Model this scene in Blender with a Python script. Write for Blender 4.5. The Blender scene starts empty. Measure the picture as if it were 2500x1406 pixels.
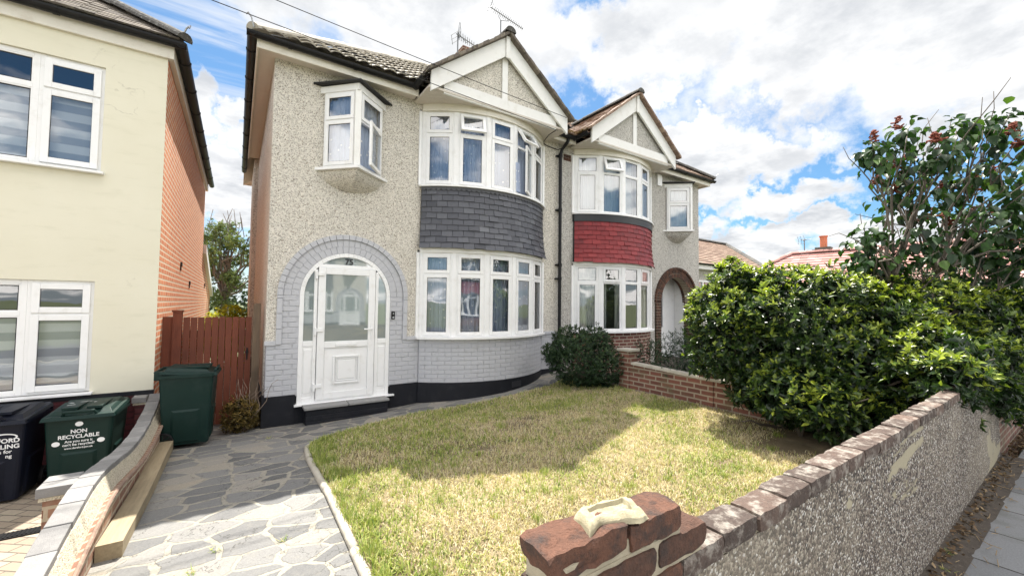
import bpy, math, random
import numpy as np
from mathutils import Vector, Matrix

random.seed(7); RNG = np.random.default_rng(11)
SC = bpy.context.scene
COL = SC.collection
R = math.radians

# ------------------------------------------------------------------ camera
CAM = np.array([-0.356, -6.811, 1.373]); FPX = 992.7
YAW, PITCH, ROLL = R(34.07), R(2.253), R(-0.657)
_f = np.array([math.sin(YAW)*math.cos(PITCH), math.cos(YAW)*math.cos(PITCH), math.sin(PITCH)])
_r0 = np.array([math.cos(YAW), -math.sin(YAW), 0.0]); _u0 = np.cross(_r0, _f)
_r = _r0*math.cos(ROLL) - _u0*math.sin(ROLL); _u = _u0*math.cos(ROLL) + _r0*math.sin(ROLL)
cd = bpy.data.cameras.new('camera'); cam = bpy.data.objects.new('camera', cd); COL.objects.link(cam)
cd.sensor_width = 36.0; cd.lens = 36.0*FPX/2500.0; cd.clip_start = 0.05; cd.clip_end = 3000
cam.matrix_world = Matrix(((_r[0], _u[0], -_f[0], CAM[0]), (_r[1], _u[1], -_f[1], CAM[1]), (_r[2], _u[2], -_f[2], CAM[2]), (0, 0, 0, 1)))
SC.camera = cam

def ray(x, y):
    return _f + _r*(x-1250)/FPX - _u*(y-703)/FPX
def at(x, y, ax, v):
    d = ray(x, y); t = (v-CAM[ax])/d[ax]; return CAM + t*d
def atd(x, y, d):
    return CAM + ray(x, y)*d

# ------------------------------------------------------------------ light
SX, SY, SZ = 0.42, 1.0, 2.14
sl = math.sqrt(SX*SX+SY*SY+SZ*SZ); SUN = Vector((SX/sl, SY/sl, SZ/sl))
ELEV = math.asin(SUN.z); AZ = math.atan2(SUN.x, SUN.y)
ld = bpy.data.lights.new('sun', 'SUN'); ld.energy = 3.6; ld.angle = R(0.53); ld.color = (1.0, 0.95, 0.87)
lo = bpy.data.objects.new('sun', ld); COL.objects.link(lo); lo.location = (5, 8, 20)
lo.rotation_euler = SUN.to_track_quat('Z', 'Y').to_euler()
SC.view_settings.view_transform = 'Standard'; SC.view_settings.look = 'None'
SC.view_settings.exposure = 1.80; SC.view_settings.gamma = 1.0
SKY_STRENGTH = 0.05

def nd(nt, typ, **kw):
    n = nt.nodes.new('ShaderNode'+typ)
    for k, v in kw.items():
        if k.startswith('i_'):
            key = k[2:]
            key = int(key) if key.isdigit() else key.replace('_', ' ')
            s = n.inputs[key]
            if isinstance(v, bpy.types.NodeSocket): nt.links.new(v, s)
            else:
                if s.type == 'RGBA' and not isinstance(v, (int, float)) and len(v) == 3: v = (*v, 1)
                s.default_value = v
        else: setattr(n, k, v)
    return n
def mth(nt, op, a, b=None, c=None, clamp=False):
    n = nt.nodes.new('ShaderNodeMath'); n.operation = op; n.use_clamp = clamp
    for i, v in enumerate((a, b, c)):
        if v is None: continue
        if isinstance(v, bpy.types.NodeSocket): nt.links.new(v, n.inputs[i])
        else: n.inputs[i].default_value = v
    return n.outputs[0]
def mix(nt, fac, a, b, mode='MIX'):
    n = nt.nodes.new('ShaderNodeMix'); n.data_type = 'RGBA'; n.blend_type = mode
    for i, v in ((0, fac), (6, a), (7, b)):
        if isinstance(v, bpy.types.NodeSocket): nt.links.new(v, n.inputs[i])
        else:
            if i > 0 and len(v) == 3: v = (*v, 1)
            n.inputs[i].default_value = v
    return n.outputs[2]
def ramp(nt, fac, stops, interp='LINEAR'):
    n = nt.nodes.new('ShaderNodeValToRGB'); n.color_ramp.interpolation = interp
    cr = n.color_ramp
    while len(cr.elements) < len(stops): cr.elements.new(0.5)
    for e, (p, c) in zip(cr.elements, stops):
        e.position = p; e.color = (c, c, c, 1) if isinstance(c, (int, float)) else (*c, 1)
    nt.links.new(fac, n.inputs[0]); return n.outputs[0]
def sstep(nt, v, a, b):
    n = nt.nodes.new('ShaderNodeMapRange'); n.interpolation_type = 'SMOOTHSTEP'
    nt.links.new(v, n.inputs[0]); n.inputs[1].default_value = min(a, b); n.inputs[2].default_value = max(a, b)
    if a > b: n.inputs[3].default_value = 1.0; n.inputs[4].default_value = 0.0
    return n.outputs[0]

def build_world():
    w = bpy.data.worlds.new('World'); SC.world = w; w.use_nodes = True
    nt = w.node_tree; nt.nodes.clear()
    out = nd(nt, 'OutputWorld')
    sky = nd(nt, 'TexSky', sky_type='NISHITA', sun_disc=False, sun_elevation=ELEV, sun_rotation=AZ, air_density=1.0, dust_density=0.6, ozone_density=2.5)
    tc = nd(nt, 'TexCoord')
    d = nd(nt, 'VectorMath', operation='NORMALIZE'); nt.links.new(tc.outputs['Generated'], d.inputs[0])
    dv = d.outputs[0]
    sep = nd(nt, 'SeparateXYZ', i_0=dv)
    # clouds lie on a flat layer: project direction on to it
    zz = mth(nt, 'ADD', mth(nt, 'MAXIMUM', sep.outputs[2], 0.0), 0.16)
    px = mth(nt, 'DIVIDE', sep.outputs[0], zz); py = mth(nt, 'DIVIDE', sep.outputs[1], zz)
    pl = nd(nt, 'CombineXYZ', i_0=px, i_1=py, i_2=0.0).outputs[0]
    n1 = nd(nt, 'TexNoise', noise_dimensions='3D', i_Vector=pl, i_Scale=1.25, i_Detail=9.0, i_Roughness=0.58, i_Distortion=0.25)
    n2 = nd(nt, 'TexNoise', noise_dimensions='3D', i_Vector=pl, i_Scale=4.2, i_Detail=6.0, i_Roughness=0.6)
    # wisps stretched along one heading
    rot = nd(nt, 'Mapping', i_Vector=pl, i_Rotation=(0, 0, R(-35)), i_Scale=(0.55, 3.2, 1.0))
    n3 = nd(nt, 'TexNoise', i_Vector=rot.outputs[0], i_Scale=1.6, i_Detail=7.0, i_Roughness=0.6, i_Distortion=0.5)
    # warp of the direction so that the cloud banks get ragged outlines
    nw = nd(nt, 'TexNoise', i_Vector=dv, i_Scale=7.0, i_Detail=7.0, i_Roughness=0.62)
    wv = nd(nt, 'VectorMath', operation='SUBTRACT', i_0=nw.outputs[1], i_1=(0.5, 0.5, 0.5))
    ws = nd(nt, 'VectorMath', operation='SCALE', i_0=wv.outputs[0], i_Scale=0.30)
    wd = nd(nt, 'VectorMath', operation='ADD', i_0=dv, i_1=ws.outputs[0]).outputs[0]
    def bank(x, y, rx, ry, rad=None):
        """elliptic cloud bank round the direction of one heading and height: 1 inside, 0 outside"""
        c = ray(x, y); c = c/np.linalg.norm(c)
        h = np.array([c[1], -c[0], 0]); h /= np.linalg.norm(h); v = np.cross(h, c)
        a = nd(nt, 'VectorMath', operation='DOT_PRODUCT', i_0=wd, i_1=tuple(h/rx)).outputs['Value']
        b = nd(nt, 'VectorMath', operation='DOT_PRODUCT', i_0=wd, i_1=tuple(v/ry)).outputs['Value']
        f = nd(nt, 'VectorMath', operation='DOT_PRODUCT', i_0=wd, i_1=tuple(c)).outputs['Value']
        q = mth(nt, 'ADD', mth(nt, 'ADD', mth(nt, 'MULTIPLY', a, a), mth(nt, 'MULTIPLY', b, b)), mth(nt, 'MULTIPLY', mth(nt, 'SUBTRACT', n1.outputs[0], 0.495), -3.6))
        s = nd(nt, 'MapRange', interpolation_type='SMOOTHSTEP'); nt.links.new(q, s.inputs[0])
        s.inputs[1].default_value = 0.45; s.inputs[2].default_value = 1.45; s.inputs[3].default_value = 1.0; s.inputs[4].default_value = 0.0
        return mth(nt, 'MULTIPLY', s.outputs[0], mth(nt, 'GREATER_THAN', f, 0.0))
    banks = None
    for b in CLOUDS:
        k = bank(*b)
        banks = k if banks is None else mth(nt, 'MAXIMUM', banks, k)
    # general cover away from the view (behind, overhead): broken cloud
    gen = sstep(nt, n1.outputs[0], 0.42, 0.58)
    fwd = nd(nt, 'VectorMath', operation='DOT_PRODUCT', i_0=dv, i_1=tuple(_f)).outputs['Value']
    off = nd(nt, 'MapRange', interpolation_type='SMOOTHSTEP'); nt.links.new(fwd, off.inputs[0])
    off.inputs[1].default_value = 0.40; off.inputs[2].default_value = 0.62; off.inputs[3].default_value = 1.0; off.inputs[4].default_value = 0.0
    gen = mth(nt, 'MULTIPLY', gen, off.outputs[0])
    wl = ray(560, 180); wl = wl/np.linalg.norm(wl)
    wz = nd(nt, 'VectorMath', operation='DOT_PRODUCT', i_0=dv, i_1=tuple(wl)).outputs['Value']
    wisp = mth(nt, 'MULTIPLY', mth(nt, 'MULTIPLY', sstep(nt, n3.outputs[0], 0.40, 0.70), sstep(nt, wz, 0.86, 0.97)), 0.85)
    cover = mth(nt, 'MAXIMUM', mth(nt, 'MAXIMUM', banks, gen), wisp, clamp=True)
    grey = sstep(nt, n2.outputs[0], 0.38, 0.68)
    gb = sstep(nt, n1.outputs[0], 0.35, 0.7)
    shade = mth(nt, 'MULTIPLY', mth(nt, 'ADD', mth(nt, 'MULTIPLY', grey, 0.5), mth(nt, 'MULTIPLY', gb, 0.5)), cover)
    ccol = mix(nt, shade, CLOUD_W, CLOUD_G)
    sky2 = mix(nt, 1.0, sky.outputs[0], SKY_TINT, 'MULTIPLY')
    back = sstep(nt, fwd, 0.35, -0.2)                                # unseen clouds behind the camera, made unnaturally bright to lift the shade
    ccol = mix(nt, back, ccol, CLOUD_FILL)
    low = mth(nt, 'MULTIPLY', sstep(nt, sep.outputs[2], 0.16, -0.02), 0.9)   # pale air near the horizon
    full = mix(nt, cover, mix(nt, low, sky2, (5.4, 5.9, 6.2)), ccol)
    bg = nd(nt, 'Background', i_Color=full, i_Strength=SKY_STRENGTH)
    nt.links.new(bg.outputs[0], out.inputs[0])
# cloud banks: heading and height given through the picture point they stand behind, then half width and half height (radians)
CLOUDS = [(960, 20, .27, .13), (1230, 30, .15, .12), (1330, 130, .12, .09), (1480, 110, .24, .070), (1700, 80, .22, .10), (2010, 130, .28, .105), (2330, 130, .22, .12), (1900, 215, .10, .05),
          (2440, 270, .10, .045), (1560, 210, .08, .04), (1700, 350, .12, .055), (1860, 380, .15, .050), (1660, 315, .08, .035), (1600, 400, .10, .05),
          (1890, 495, .13, .036), (1720, 480, .08, .035), (2010, 580, .22, .032), (1830, 618, .16, .032), (1425, 290, .045, .03), (2250, 610, .14, .03), (1640, 560, .10, .03),
          (1690, 390, .06, .035), (540, 400, .05, .035), (600, 350, .05, .03), (490, 285, .06, .06), (2360, 300, .06, .03), (530, 470, .09, .03), (570, 530, .10, .035), (470, 420, .06, .05)]
CLOUD_W = (6.8, 6.8, 6.8); CLOUD_G = (3.4, 3.6, 3.9); CLOUD_FILL = (22.5, 21.3, 20.0); SKY_TINT = (0.58, 0.82, 0.92)
build_world()

# ------------------------------------------------------------------ mesh helpers
class MB:
    """collects faces; build() links them as one mesh object"""
    def __init__(s): s.v = []; s.f = []; s.uv = []; s.t = []
    def face(s, pts, uv=None, tint=None):
        i = len(s.v); s.v.extend([tuple(map(float, p)) for p in pts]); s.f.append(tuple(range(i, i+len(pts)))); s.uv.append(uv); s.t.append(tint)
    def hexa(s, p, tint=None, uv=None):
        """8 corners: 0-3 bottom ring, 4-7 top ring"""
        i = len(s.v); s.v.extend([tuple(map(float, q)) for q in p])
        for a in ((3, 2, 1, 0), (4, 5, 6, 7), (0, 1, 5, 4), (1, 2, 6, 5), (2, 3, 7, 6), (3, 0, 4, 7)):
            s.f.append(tuple(i+k for k in a)); s.uv.append(None); s.t.append(tint)
    def box(s, x0, x1, y0, y1, z0, z1, tint=None):
        if x0 > x1: x0, x1 = x1, x0
        if y0 > y1: y0, y1 = y1, y0
        if z0 > z1: z0, z1 = z1, z0
        s.hexa([(x0, y0, z0), (x1, y0, z0), (x1, y1, z0), (x0, y1, z0), (x0, y0, z1), (x1, y0, z1), (x1, y1, z1), (x0, y1, z1)], tint)
    def prism(s, ring, off, tint=None):
        """ring of points extruded by vector off"""
        a = [Vector(p) for p in ring]; o = Vector(off); b = [p+o for p in a]; n = len(a)
        nv = Vector((0, 0, 0))
        for k in range(n): nv += a[k].cross(a[(k+1) % n])
        flip = nv.dot(o) > 0
        s.face(list(reversed(a)) if flip else a, tint=tint); s.face(b if flip else list(reversed(b)), tint=tint)
        for k in range(n):
            q = [a[k], a[(k+1) % n], b[(k+1) % n], b[k]]
            s.face(q if flip else list(reversed(q)), tint=tint)
    def tube(s, pts, r, n=8, cap=True, tint=None):
        pts = [Vector(p) for p in pts]; rs = r if isinstance(r, (list, tuple)) else [r]*len(pts)
        base = len(s.v); prev = None
        for k, p in enumerate(pts):
            t = (pts[min(k+1, len(pts)-1)]-pts[max(k-1, 0)]).normalized()
            if prev is None:
                a = Vector((0, 0, 1)) if abs(t.z) < .9 else Vector((1, 0, 0)); x = t.cross(a).normalized()
            else:
                x = (prev - t*prev.dot(t)).normalized()
            prev = x; y = t.cross(x)
            for j in range(n):
                an = 2*math.pi*j/n; q = p + (x*math.cos(an)+y*math.sin(an))*rs[k]; s.v.append(tuple(q))
        for k in range(len(pts)-1):
            for j in range(n):
                a = base+k*n+j; b = base+k*n+(j+1) % n
                s.f.append((a, b, b+n, a+n)); s.uv.append(None); s.t.append(tint)
        if cap:
            s.f.append(tuple(base+j for j in reversed(range(n)))); s.uv.append(None); s.t.append(tint)
            s.f.append(tuple(base+(len(pts)-1)*n+j for j in range(n))); s.uv.append(None); s.t.append(tint)
    def build(s, name, mat, parent=None, smooth=False, bevel=0, label=None, local=False):
        m = bpy.data.meshes.new(name)
        b = Vector((0, 0, 0))
        if parent is not None and not local: b = BASE.get(parent.name, b)
        vv = [(p[0]-b.x, p[1]-b.y, p[2]-b.z) for p in s.v]
        m.from_pydata(vv, [], s.f)
        uvl = m.uv_layers.new(name='UVMap'); ud = np.zeros((len(m.loops), 2), dtype=np.float32)
        tn = np.full((len(m.loops), 4), 0.5, dtype=np.float32)
        m.update()
        for p, f, uv, t in zip(m.polygons, s.f, s.uv, s.t):
            li = p.loop_start
            if uv is not None:
                for k in range(len(f)): ud[li+k] = uv[k]
            else:
                n = p.normal
                if abs(n.z) > 0.7:
                    for k, i in enumerate(f): ud[li+k] = s.v[i][:2]
                else:
                    h = math.hypot(n.x, n.y) or 1; tx, ty = -n.y/h, n.x/h
                    for k, i in enumerate(f): ud[li+k] = (s.v[i][0]*tx+s.v[i][1]*ty, s.v[i][2])
            if t is not None: tn[li:li+len(f)] = (t, t, t, 1)
        uvl.data.foreach_set('uv', ud.ravel())
        ca = m.color_attributes.new('tint', 'FLOAT_COLOR', 'CORNER'); ca.data.foreach_set('color', tn.ravel())
        if smooth:
            m.polygons.foreach_set('use_smooth', [True]*len(m.polygons))
        m.materials.append(mat)
        o = bpy.data.objects.new(name, m); COL.objects.link(o)
        if bevel:
            md = o.modifiers.new('bevel', 'BEVEL'); md.width = bevel; md.segments = 2; md.limit_method = 'ANGLE'; md.angle_limit = R(40)
        if parent is not None:
            o.parent = parent; BASE[o.name] = b
        if label: o['label'] = label
        return o
def vn0(p, f, seed):
    r = np.random.default_rng(seed); o = np.zeros(len(p))
    for k in range(7):
        w = r.normal(size=3); w /= np.linalg.norm(w); o += np.sin(p @ w*(f*(0.6+1.1*k/6)*6.28)+r.uniform(0, 6.28))
    return 0.5+o/7*0.9
BASE = {}
def thing(name, label, cat, loc=(0, 0, 0), rotz=0, group=None):
    o = bpy.data.objects.new(name, None); COL.objects.link(o); o.empty_display_size = 0.2
    o.location = loc; o.rotation_euler = (0, 0, rotz); o['label'] = label; o['category'] = cat
    if group: o['group'] = group
    BASE[o.name] = Vector(loc); return o
def tag(o, label, cat, group=None, kind=None):
    o['label'] = label; o['category'] = cat
    if group: o['group'] = group
    if kind: o['kind'] = kind
    return o
def struct(o, label=None):
    o['kind'] = 'structure'
    if label: o['label'] = label
    return o

# ------------------------------------------------------------------ materials
def mat(name):
    m = bpy.data.materials.new(name); m.use_nodes = True; nt = m.node_tree; nt.nodes.clear()
    out = nd(nt, 'OutputMaterial'); bs = nd(nt, 'BsdfPrincipled'); nt.links.new(bs.outputs[0], out.inputs[0])
    bs.inputs['Roughness'].default_value = 0.7
    return m, nt, bs, out
def bump(nt, bs, h, st=0.4, dist=0.01):
    b = nd(nt, 'Bump', i_Height=h, i_Strength=st, i_Distance=dist); nt.links.new(b.outputs[0], bs.inputs['Normal'])
def obj(nt): return nd(nt, 'TexCoord').outputs['Object']
def uvc(nt): return nd(nt, 'TexCoord').outputs['UV']
def tintn(nt): return nd(nt, 'VertexColor', layer_name='tint').outputs[0]
def noise(nt, vec, sc, det=5, ro=0.55): return nd(nt, 'TexNoise', i_Vector=vec, i_Scale=sc, i_Detail=det, i_Roughness=ro).outputs[0]

def m_plain(name, col, rough=0.6, var=0.12, sc=6, bmp=0.0, spec=0.5, metal=0.0, dirt=None, usetint=0.0):
    m, nt, bs, o = mat(name); v = obj(nt)
    n = noise(nt, v, sc); c = mix(nt, n, tuple(x*(1-var) for x in col), tuple(min(1, x*(1+var)) for x in col))
    if dirt:
        n2 = noise(nt, v, dirt[1], 6, 0.65); c = mix(nt, mth(nt, 'MULTIPLY', sstep(nt, n2, 0.5, 0.72), dirt[2]), c, dirt[0])
    if usetint:
        t = tintn(nt); tv = nd(nt, 'MapRange', i_Value=t); tv.inputs[3].default_value = 1-usetint; tv.inputs[4].default_value = 1+usetint
        c = mix(nt, 1.0, c, tv.outputs[0], 'MULTIPLY')
    nt.links.new(c, bs.inputs['Base Color']); bs.inputs['Roughness'].default_value = rough; bs.inputs['Metallic'].default_value = metal
    bs.inputs['Specular IOR Level'].default_value = spec
    if bmp: bump(nt, bs, noise(nt, v, sc*8, 4), bmp, 0.004)
    return m

def m_pebble(name, base, dark, sc=55, mid=None, bmp=0.9, dirt=0.25, dist=0.008):
    m, nt, bs, o = mat(name); v = obj(nt)
    vo = nd(nt, 'TexVoronoi', i_Vector=v, i_Scale=sc, i_Randomness=1.0)
    sep = nd(nt, 'SeparateColor', i_0=vo.outputs[1])
    c = ramp(nt, sep.outputs[0], [(0.0, tuple(x*1.4 for x in dark)), (0.09, tuple(x*2.3 for x in dark)), (0.17, tuple(a*.62+b*.38 for a, b in zip(base, dark))), (0.38, base), (0.8, tuple(min(1, x*1.15) for x in base)), (1.0, mid or base)], 'CONSTANT')
    n = noise(nt, v, 1.3, 6, 0.6); c = mix(nt, mth(nt, 'MULTIPLY', sstep(nt, n, 0.45, 0.75), dirt), c, tuple(x*0.55 for x in base))
    sk = nd(nt, 'Mapping', i_Vector=v, i_Scale=(3.2, 3.2, 0.28)); c = mix(nt, mth(nt, 'MULTIPLY', sstep(nt, noise(nt, sk.outputs[0], 1.6, 6, 0.62), 0.52, 0.74), dirt*1.1), c, tuple(x*0.5 for x in base))
    nt.links.new(c, bs.inputs['Base Color']); bs.inputs['Roughness'].default_value = 0.9
    h = mth(nt, 'SUBTRACT', 1.0, vo.outputs[0]); bump(nt, bs, h, bmp, dist)
    return m

def m_brick(name, c1, c2, mortar, rough=0.85, bw=0.225, rh=0.075, ms=0.012, stain=None, bmp=0.6):
    m, nt, bs, o = mat(name); v = uvc(nt)
    wob = nd(nt, 'TexNoise', i_Vector=v, i_Scale=9.0, i_Detail=2.0)
    w2 = nd(nt, 'VectorMath', operation='SCALE', i_0=wob.outputs[1], i_Scale=0.006)
    vv = nd(nt, 'VectorMath', operation='ADD', i_0=v, i_1=w2.outputs[0]).outputs[0]
    b = nd(nt, 'TexBrick', i_Vector=vv, i_Color1=c1, i_Color2=c2, i_Mortar=mortar, i_Scale=1.0)
    b.inputs['Mortar Size'].default_value = ms; b.inputs['Mortar Smooth'].default_value = 0.15; b.inputs['Bias'].default_value = 0.0
    b.inputs['Brick Width'].default_value = bw; b.inputs['Row Height'].default_value = rh
    n = noise(nt, v, 3.0, 6, 0.65); n5 = noise(nt, v, 60.0, 4)
    c = mix(nt, 0.35, b.outputs[0], mix(nt, n5, (0.35, 0.35, 0.35), (1.5, 1.5, 1.5)), 'MULTIPLY')
    if stain: c = mix(nt, mth(nt, 'MULTIPLY', sstep(nt, n, 0.48, 0.7), stain[1]), c, stain[0])
    nt.links.new(c, bs.inputs['Base Color']); bs.inputs['Roughness'].default_value = rough
    h = mth(nt, 'ADD', mth(nt, 'MULTIPLY', mth(nt, 'SUBTRACT', 1.0, b.outputs[1]), 1.0), mth(nt, 'MULTIPLY', n5, 0.25))
    bump(nt, bs, h, bmp, 0.01)
    return m

def m_tinted(name, stops, rough=0.75, nsc=25, nam=0.25, bmp=0.3, spot=None, spec=0.4):
    """solid pieces that each carry their own tint"""
    m, nt, bs, o = mat(name); v = obj(nt)
    c = ramp(nt, tintn(nt), stops)
    n = noise(nt, v, nsc, 6, 0.65); c = mix(nt, nam, c, mix(nt, n, (0.2, 0.2, 0.2), (1.8, 1.8, 1.8)), 'MULTIPLY')
    if spot:
        n2 = noise(nt, v, spot[1], 7, 0.7); c = mix(nt, mth(nt, 'MULTIPLY', sstep(nt, n2, spot[3] if len(spot) > 3 else 0.52, 0.66), spot[2]), c, spot[0])
    nt.links.new(c, bs.inputs['Base Color']); bs.inputs['Roughness'].default_value = rough; bs.inputs['Specular IOR Level'].default_value = spec
    bump(nt, bs, noise(nt, v, nsc*2.5, 6), bmp, 0.006)
    return m

def m_leaf(name, stops, rough=0.4, trans=0.3, spec=0.5):
    m, nt, bs, o = mat(name)
    c = ramp(nt, tintn(nt), stops)
    nt.links.new(c, bs.inputs['Base Color']); bs.inputs['Roughness'].default_value = rough; bs.inputs['Specular IOR Level'].default_value = spec
    tr = nd(nt, 'BsdfTranslucent', i_Color=mix(nt, 1.0, c, (1.25, 1.35, 0.6), 'MULTIPLY'))
    mx = nd(nt, 'MixShader', i_0=trans); nt.links.new(bs.outputs[0], mx.inputs[1]); nt.links.new(tr.outputs[0], mx.inputs[2])
    nt.links.new(mx.outputs[0], o.inputs[0]); return m

def m_glass(name, tint=(1, 1, 1), refl=0.22, rough=0.0):
    m, nt, bs, o = mat(name); nt.nodes.remove(bs)
    fr = nd(nt, 'LayerWeight', i_Blend=0.28); f = mth(nt, 'ADD', mth(nt, 'MULTIPLY', fr.outputs[0], 0.9), refl, clamp=True)
    tp = nd(nt, 'BsdfTransparent', i_Color=tint); gl = nd(nt, 'BsdfGlossy', i_Color=(0.95, 0.97, 1), i_Roughness=rough)
    v = obj(nt); bmpn = nd(nt, 'Bump', i_Height=noise(nt, v, 1.6, 2), i_Strength=0.06, i_Distance=0.05); nt.links.new(bmpn.outputs[0], gl.inputs['Normal'])
    mx = nd(nt, 'MixShader', i_0=f); nt.links.new(tp.outputs[0], mx.inputs[1]); nt.links.new(gl.outputs[0], mx.inputs[2]); nt.links.new(mx.outputs[0], o.inputs[0])
    return m

M = {}
M['pebble'] = m_pebble('pebbledash', (0.65, 0.615, 0.545), (0.18, 0.16, 0.13), 88, (0.73, 0.70, 0.63), dirt=0.13)
M['pebble_far'] = m_pebble('weathered_pebbledash', (0.52, 0.50, 0.46), (0.12, 0.11, 0.095), 82, (0.62, 0.60, 0.56), dirt=0.34)
M['paintbrick'] = m_plain('grey_painted_brick', (0.46, 0.465, 0.49), 0.55, 0.05, 9, 0.35, dirt=((0.33, 0.33, 0.335), 9, 0.5))
M['navy'] = m_plain('dark_plinth_paint', (0.010, 0.011, 0.015), 0.6, 0.3, 4, 0.3, spec=0.25, dirt=((0.045, 0.045, 0.045), 5, 0.25))
M['upvc'] = m_plain('white_upvc', (0.80, 0.80, 0.795), 0.32, 0.03, 3, 0, dirt=((0.58, 0.56, 0.51), 7, 0.32))
M['whitewood'] = m_plain('white_painted_board', (0.77, 0.765, 0.74), 0.5, 0.04, 5, 0.1, dirt=((0.55, 0.52, 0.45), 6, 0.35))
M['cream_board'] = m_plain('cream_painted_board', (0.70, 0.665, 0.58), 0.5, 0.06, 4, 0.1, dirt=((0.48, 0.42, 0.33), 5, 0.4))
M['soffit'] = m_plain('soffit_board', (0.62, 0.57, 0.50), 0.6, 0.06, 3, 0.0, dirt=((0.42, 0.36, 0.30), 3, 0.35))
M['black'] = m_plain('black_plastic', (0.010, 0.010, 0.011), 0.42, 0.2, 8, 0, spec=0.22, dirt=((0.03, 0.03, 0.028), 9, 0.3))
M['dark'] = m_plain('dark_void', (0.03, 0.03, 0.032), 0.9)
M['glass'] = m_glass('window_glass', (0.93, 0.97, 0.98), 0.16)
M['frost'] = None
M['slate'] = m_tinted('grey_tile_hanging', [(0, (0.050, 0.052, 0.062)), (0.5, (0.085, 0.088, 0.102)), (1, (0.14, 0.145, 0.16))], 0.5, 30, 0.18, 0.2, ((0.30, 0.30, 0.30), 22, 0.35, 0.66))
M['redtile'] = m_tinted('red_painted_tile', [(0, (0.15, 0.014, 0.017)), (0.5, (0.225, 0.020, 0.022)), (1, (0.30, 0.032, 0.033))], 0.5, 30, 0.3, 0.25, ((0.10, 0.03, 0.03), 9, 0.4))
M['rooflight'] = m_tinted('weathered_concrete_tile', [(0, (0.36, 0.335, 0.29)), (0.5, (0.46, 0.43, 0.375)), (1, (0.56, 0.525, 0.46))], 0.85, 14, 0.35, 0.3, ((0.16, 0.145, 0.12), 12, 0.45, 0.56))
M['roofdark'] = m_tinted('mossy_roof_tile', [(0, (0.07, 0.06, 0.05)), (0.5, (0.12, 0.10, 0.085)), (1, (0.20, 0.17, 0.14))], 0.9, 18, 0.5, 0.5, ((0.26, 0.24, 0.16), 16, 0.6))
M['roofbrown'] = m_tinted('brown_roof_tile', [(0, (0.14, 0.09, 0.065)), (0.5, (0.24, 0.16, 0.12)), (1, (0.34, 0.25, 0.19))], 0.85, 18, 0.4, 0.4, ((0.40, 0.33, 0.24), 26, 0.7))
M['roofpink'] = m_tinted('pale_red_roof_tile', [(0, (0.30, 0.15, 0.13)), (0.5, (0.40, 0.215, 0.19)), (1, (0.50, 0.30, 0.27))], 0.85, 10, 0.3, 0.3)
M['hip'] = m_tinted('concrete_ridge_tile', [(0, (0.34, 0.31, 0.26)), (1, (0.46, 0.43, 0.37))], 0.85, 10, 0.35, 0.3)
M['hipmoss'] = m_tinted('lichened_ridge_tile', [(0, (0.05, 0.048, 0.045)), (1, (0.10, 0.095, 0.085))], 0.9, 30, 0.5, 0.6, ((0.32, 0.32, 0.30), 30, 0.6))
M['cream'] = None
M['orangebrick'] = m_brick('orange_brick', (0.52, 0.155, 0.06), (0.62, 0.22, 0.09), (0.62, 0.52, 0.38), bmp=0.5, ms=0.012)
M['redbrick'] = m_brick('red_brick', (0.115, 0.045, 0.034), (0.20, 0.078, 0.054), (0.30, 0.25, 0.19), stain=((0.12, 0.105, 0.055), 0.75))
M['darkbrick'] = m_brick('dark_red_brick', (0.10, 0.035, 0.03), (0.20, 0.075, 0.055), (0.40, 0.33, 0.26))
M['marbrick'] = m_brick('maroon_painted_brick', (0.075, 0.012, 0.016), (0.10, 0.018, 0.022), (0.05, 0.01, 0.013), 0.5)
M['oldbrick'] = m_brick('patched_brick', (0.20, 0.095, 0.062), (0.30, 0.165, 0.105), (0.40, 0.33, 0.24), stain=((0.40, 0.34, 0.27), 0.75))
M['coping'] = m_tinted('weathered_coping_brick', [(0, (0.048, 0.036, 0.030)), (0.5, (0.080, 0.055, 0.044)), (1, (0.12, 0.080, 0.062))], 0.88, 40, 0.8, 1.0, ((0.33, 0.30, 0.26), 17, 0.75, 0.46))
M['pierbrick'] = m_tinted('pier_brick', [(0, (0.052, 0.029, 0.020)), (0.5, (0.088, 0.042, 0.027)), (1, (0.145, 0.064, 0.038))], 0.85, 55, 0.85, 1.2, ((0.030, 0.025, 0.023), 13, 0.8, 0.45))
M['mortar'] = m_plain('lime_mortar', (0.42, 0.37, 0.27), 0.95, 0.3, 40, 1.0, dirt=((0.25, 0.21, 0.15), 20, 0.5))
M['greycoping'] = m_plain('dark_coping_slab', (0.20, 0.195, 0.19), 0.75, 0.2, 20, 0.6, dirt=((0.30, 0.29, 0.27), 5, 0.5), usetint=0.3)
M['cement'] = m_pebble('cement_fillet', (0.50, 0.45, 0.34), (0.2, 0.17, 0.13), 120, bmp=0.6, dirt=0.3, dist=0.004)
M['concrete'] = m_plain('concrete', (0.40, 0.37, 0.31), 0.9, 0.2, 14, 0.7, dirt=((0.2, 0.19, 0.15), 6, 0.5))
M['stepslab'] = m_plain('slate_step_slab', (0.22, 0.22, 0.215), 0.7, 0.15, 8, 0.3, dirt=((0.36, 0.35, 0.33), 10, 0.4))
M['metal'] = m_plain('galvanised_metal', (0.35, 0.36, 0.38), 0.4, 0.1, 8, metal=0.8)
M['aerial'] = m_plain('dull_aluminium', (0.16, 0.165, 0.17), 0.5, 0.1, 8, metal=0.3)
M['brass'] = m_plain('satin_handle_metal', (0.65, 0.65, 0.64), 0.25, 0.05, 8, metal=0.7)
M['binG'] = m_plain('dark_green_plastic', (0.004, 0.020, 0.016), 0.5, 0.18, 5, 0.15, spec=0.25, dirt=((0.02, 0.036, 0.032), 4, 0.35))
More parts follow.
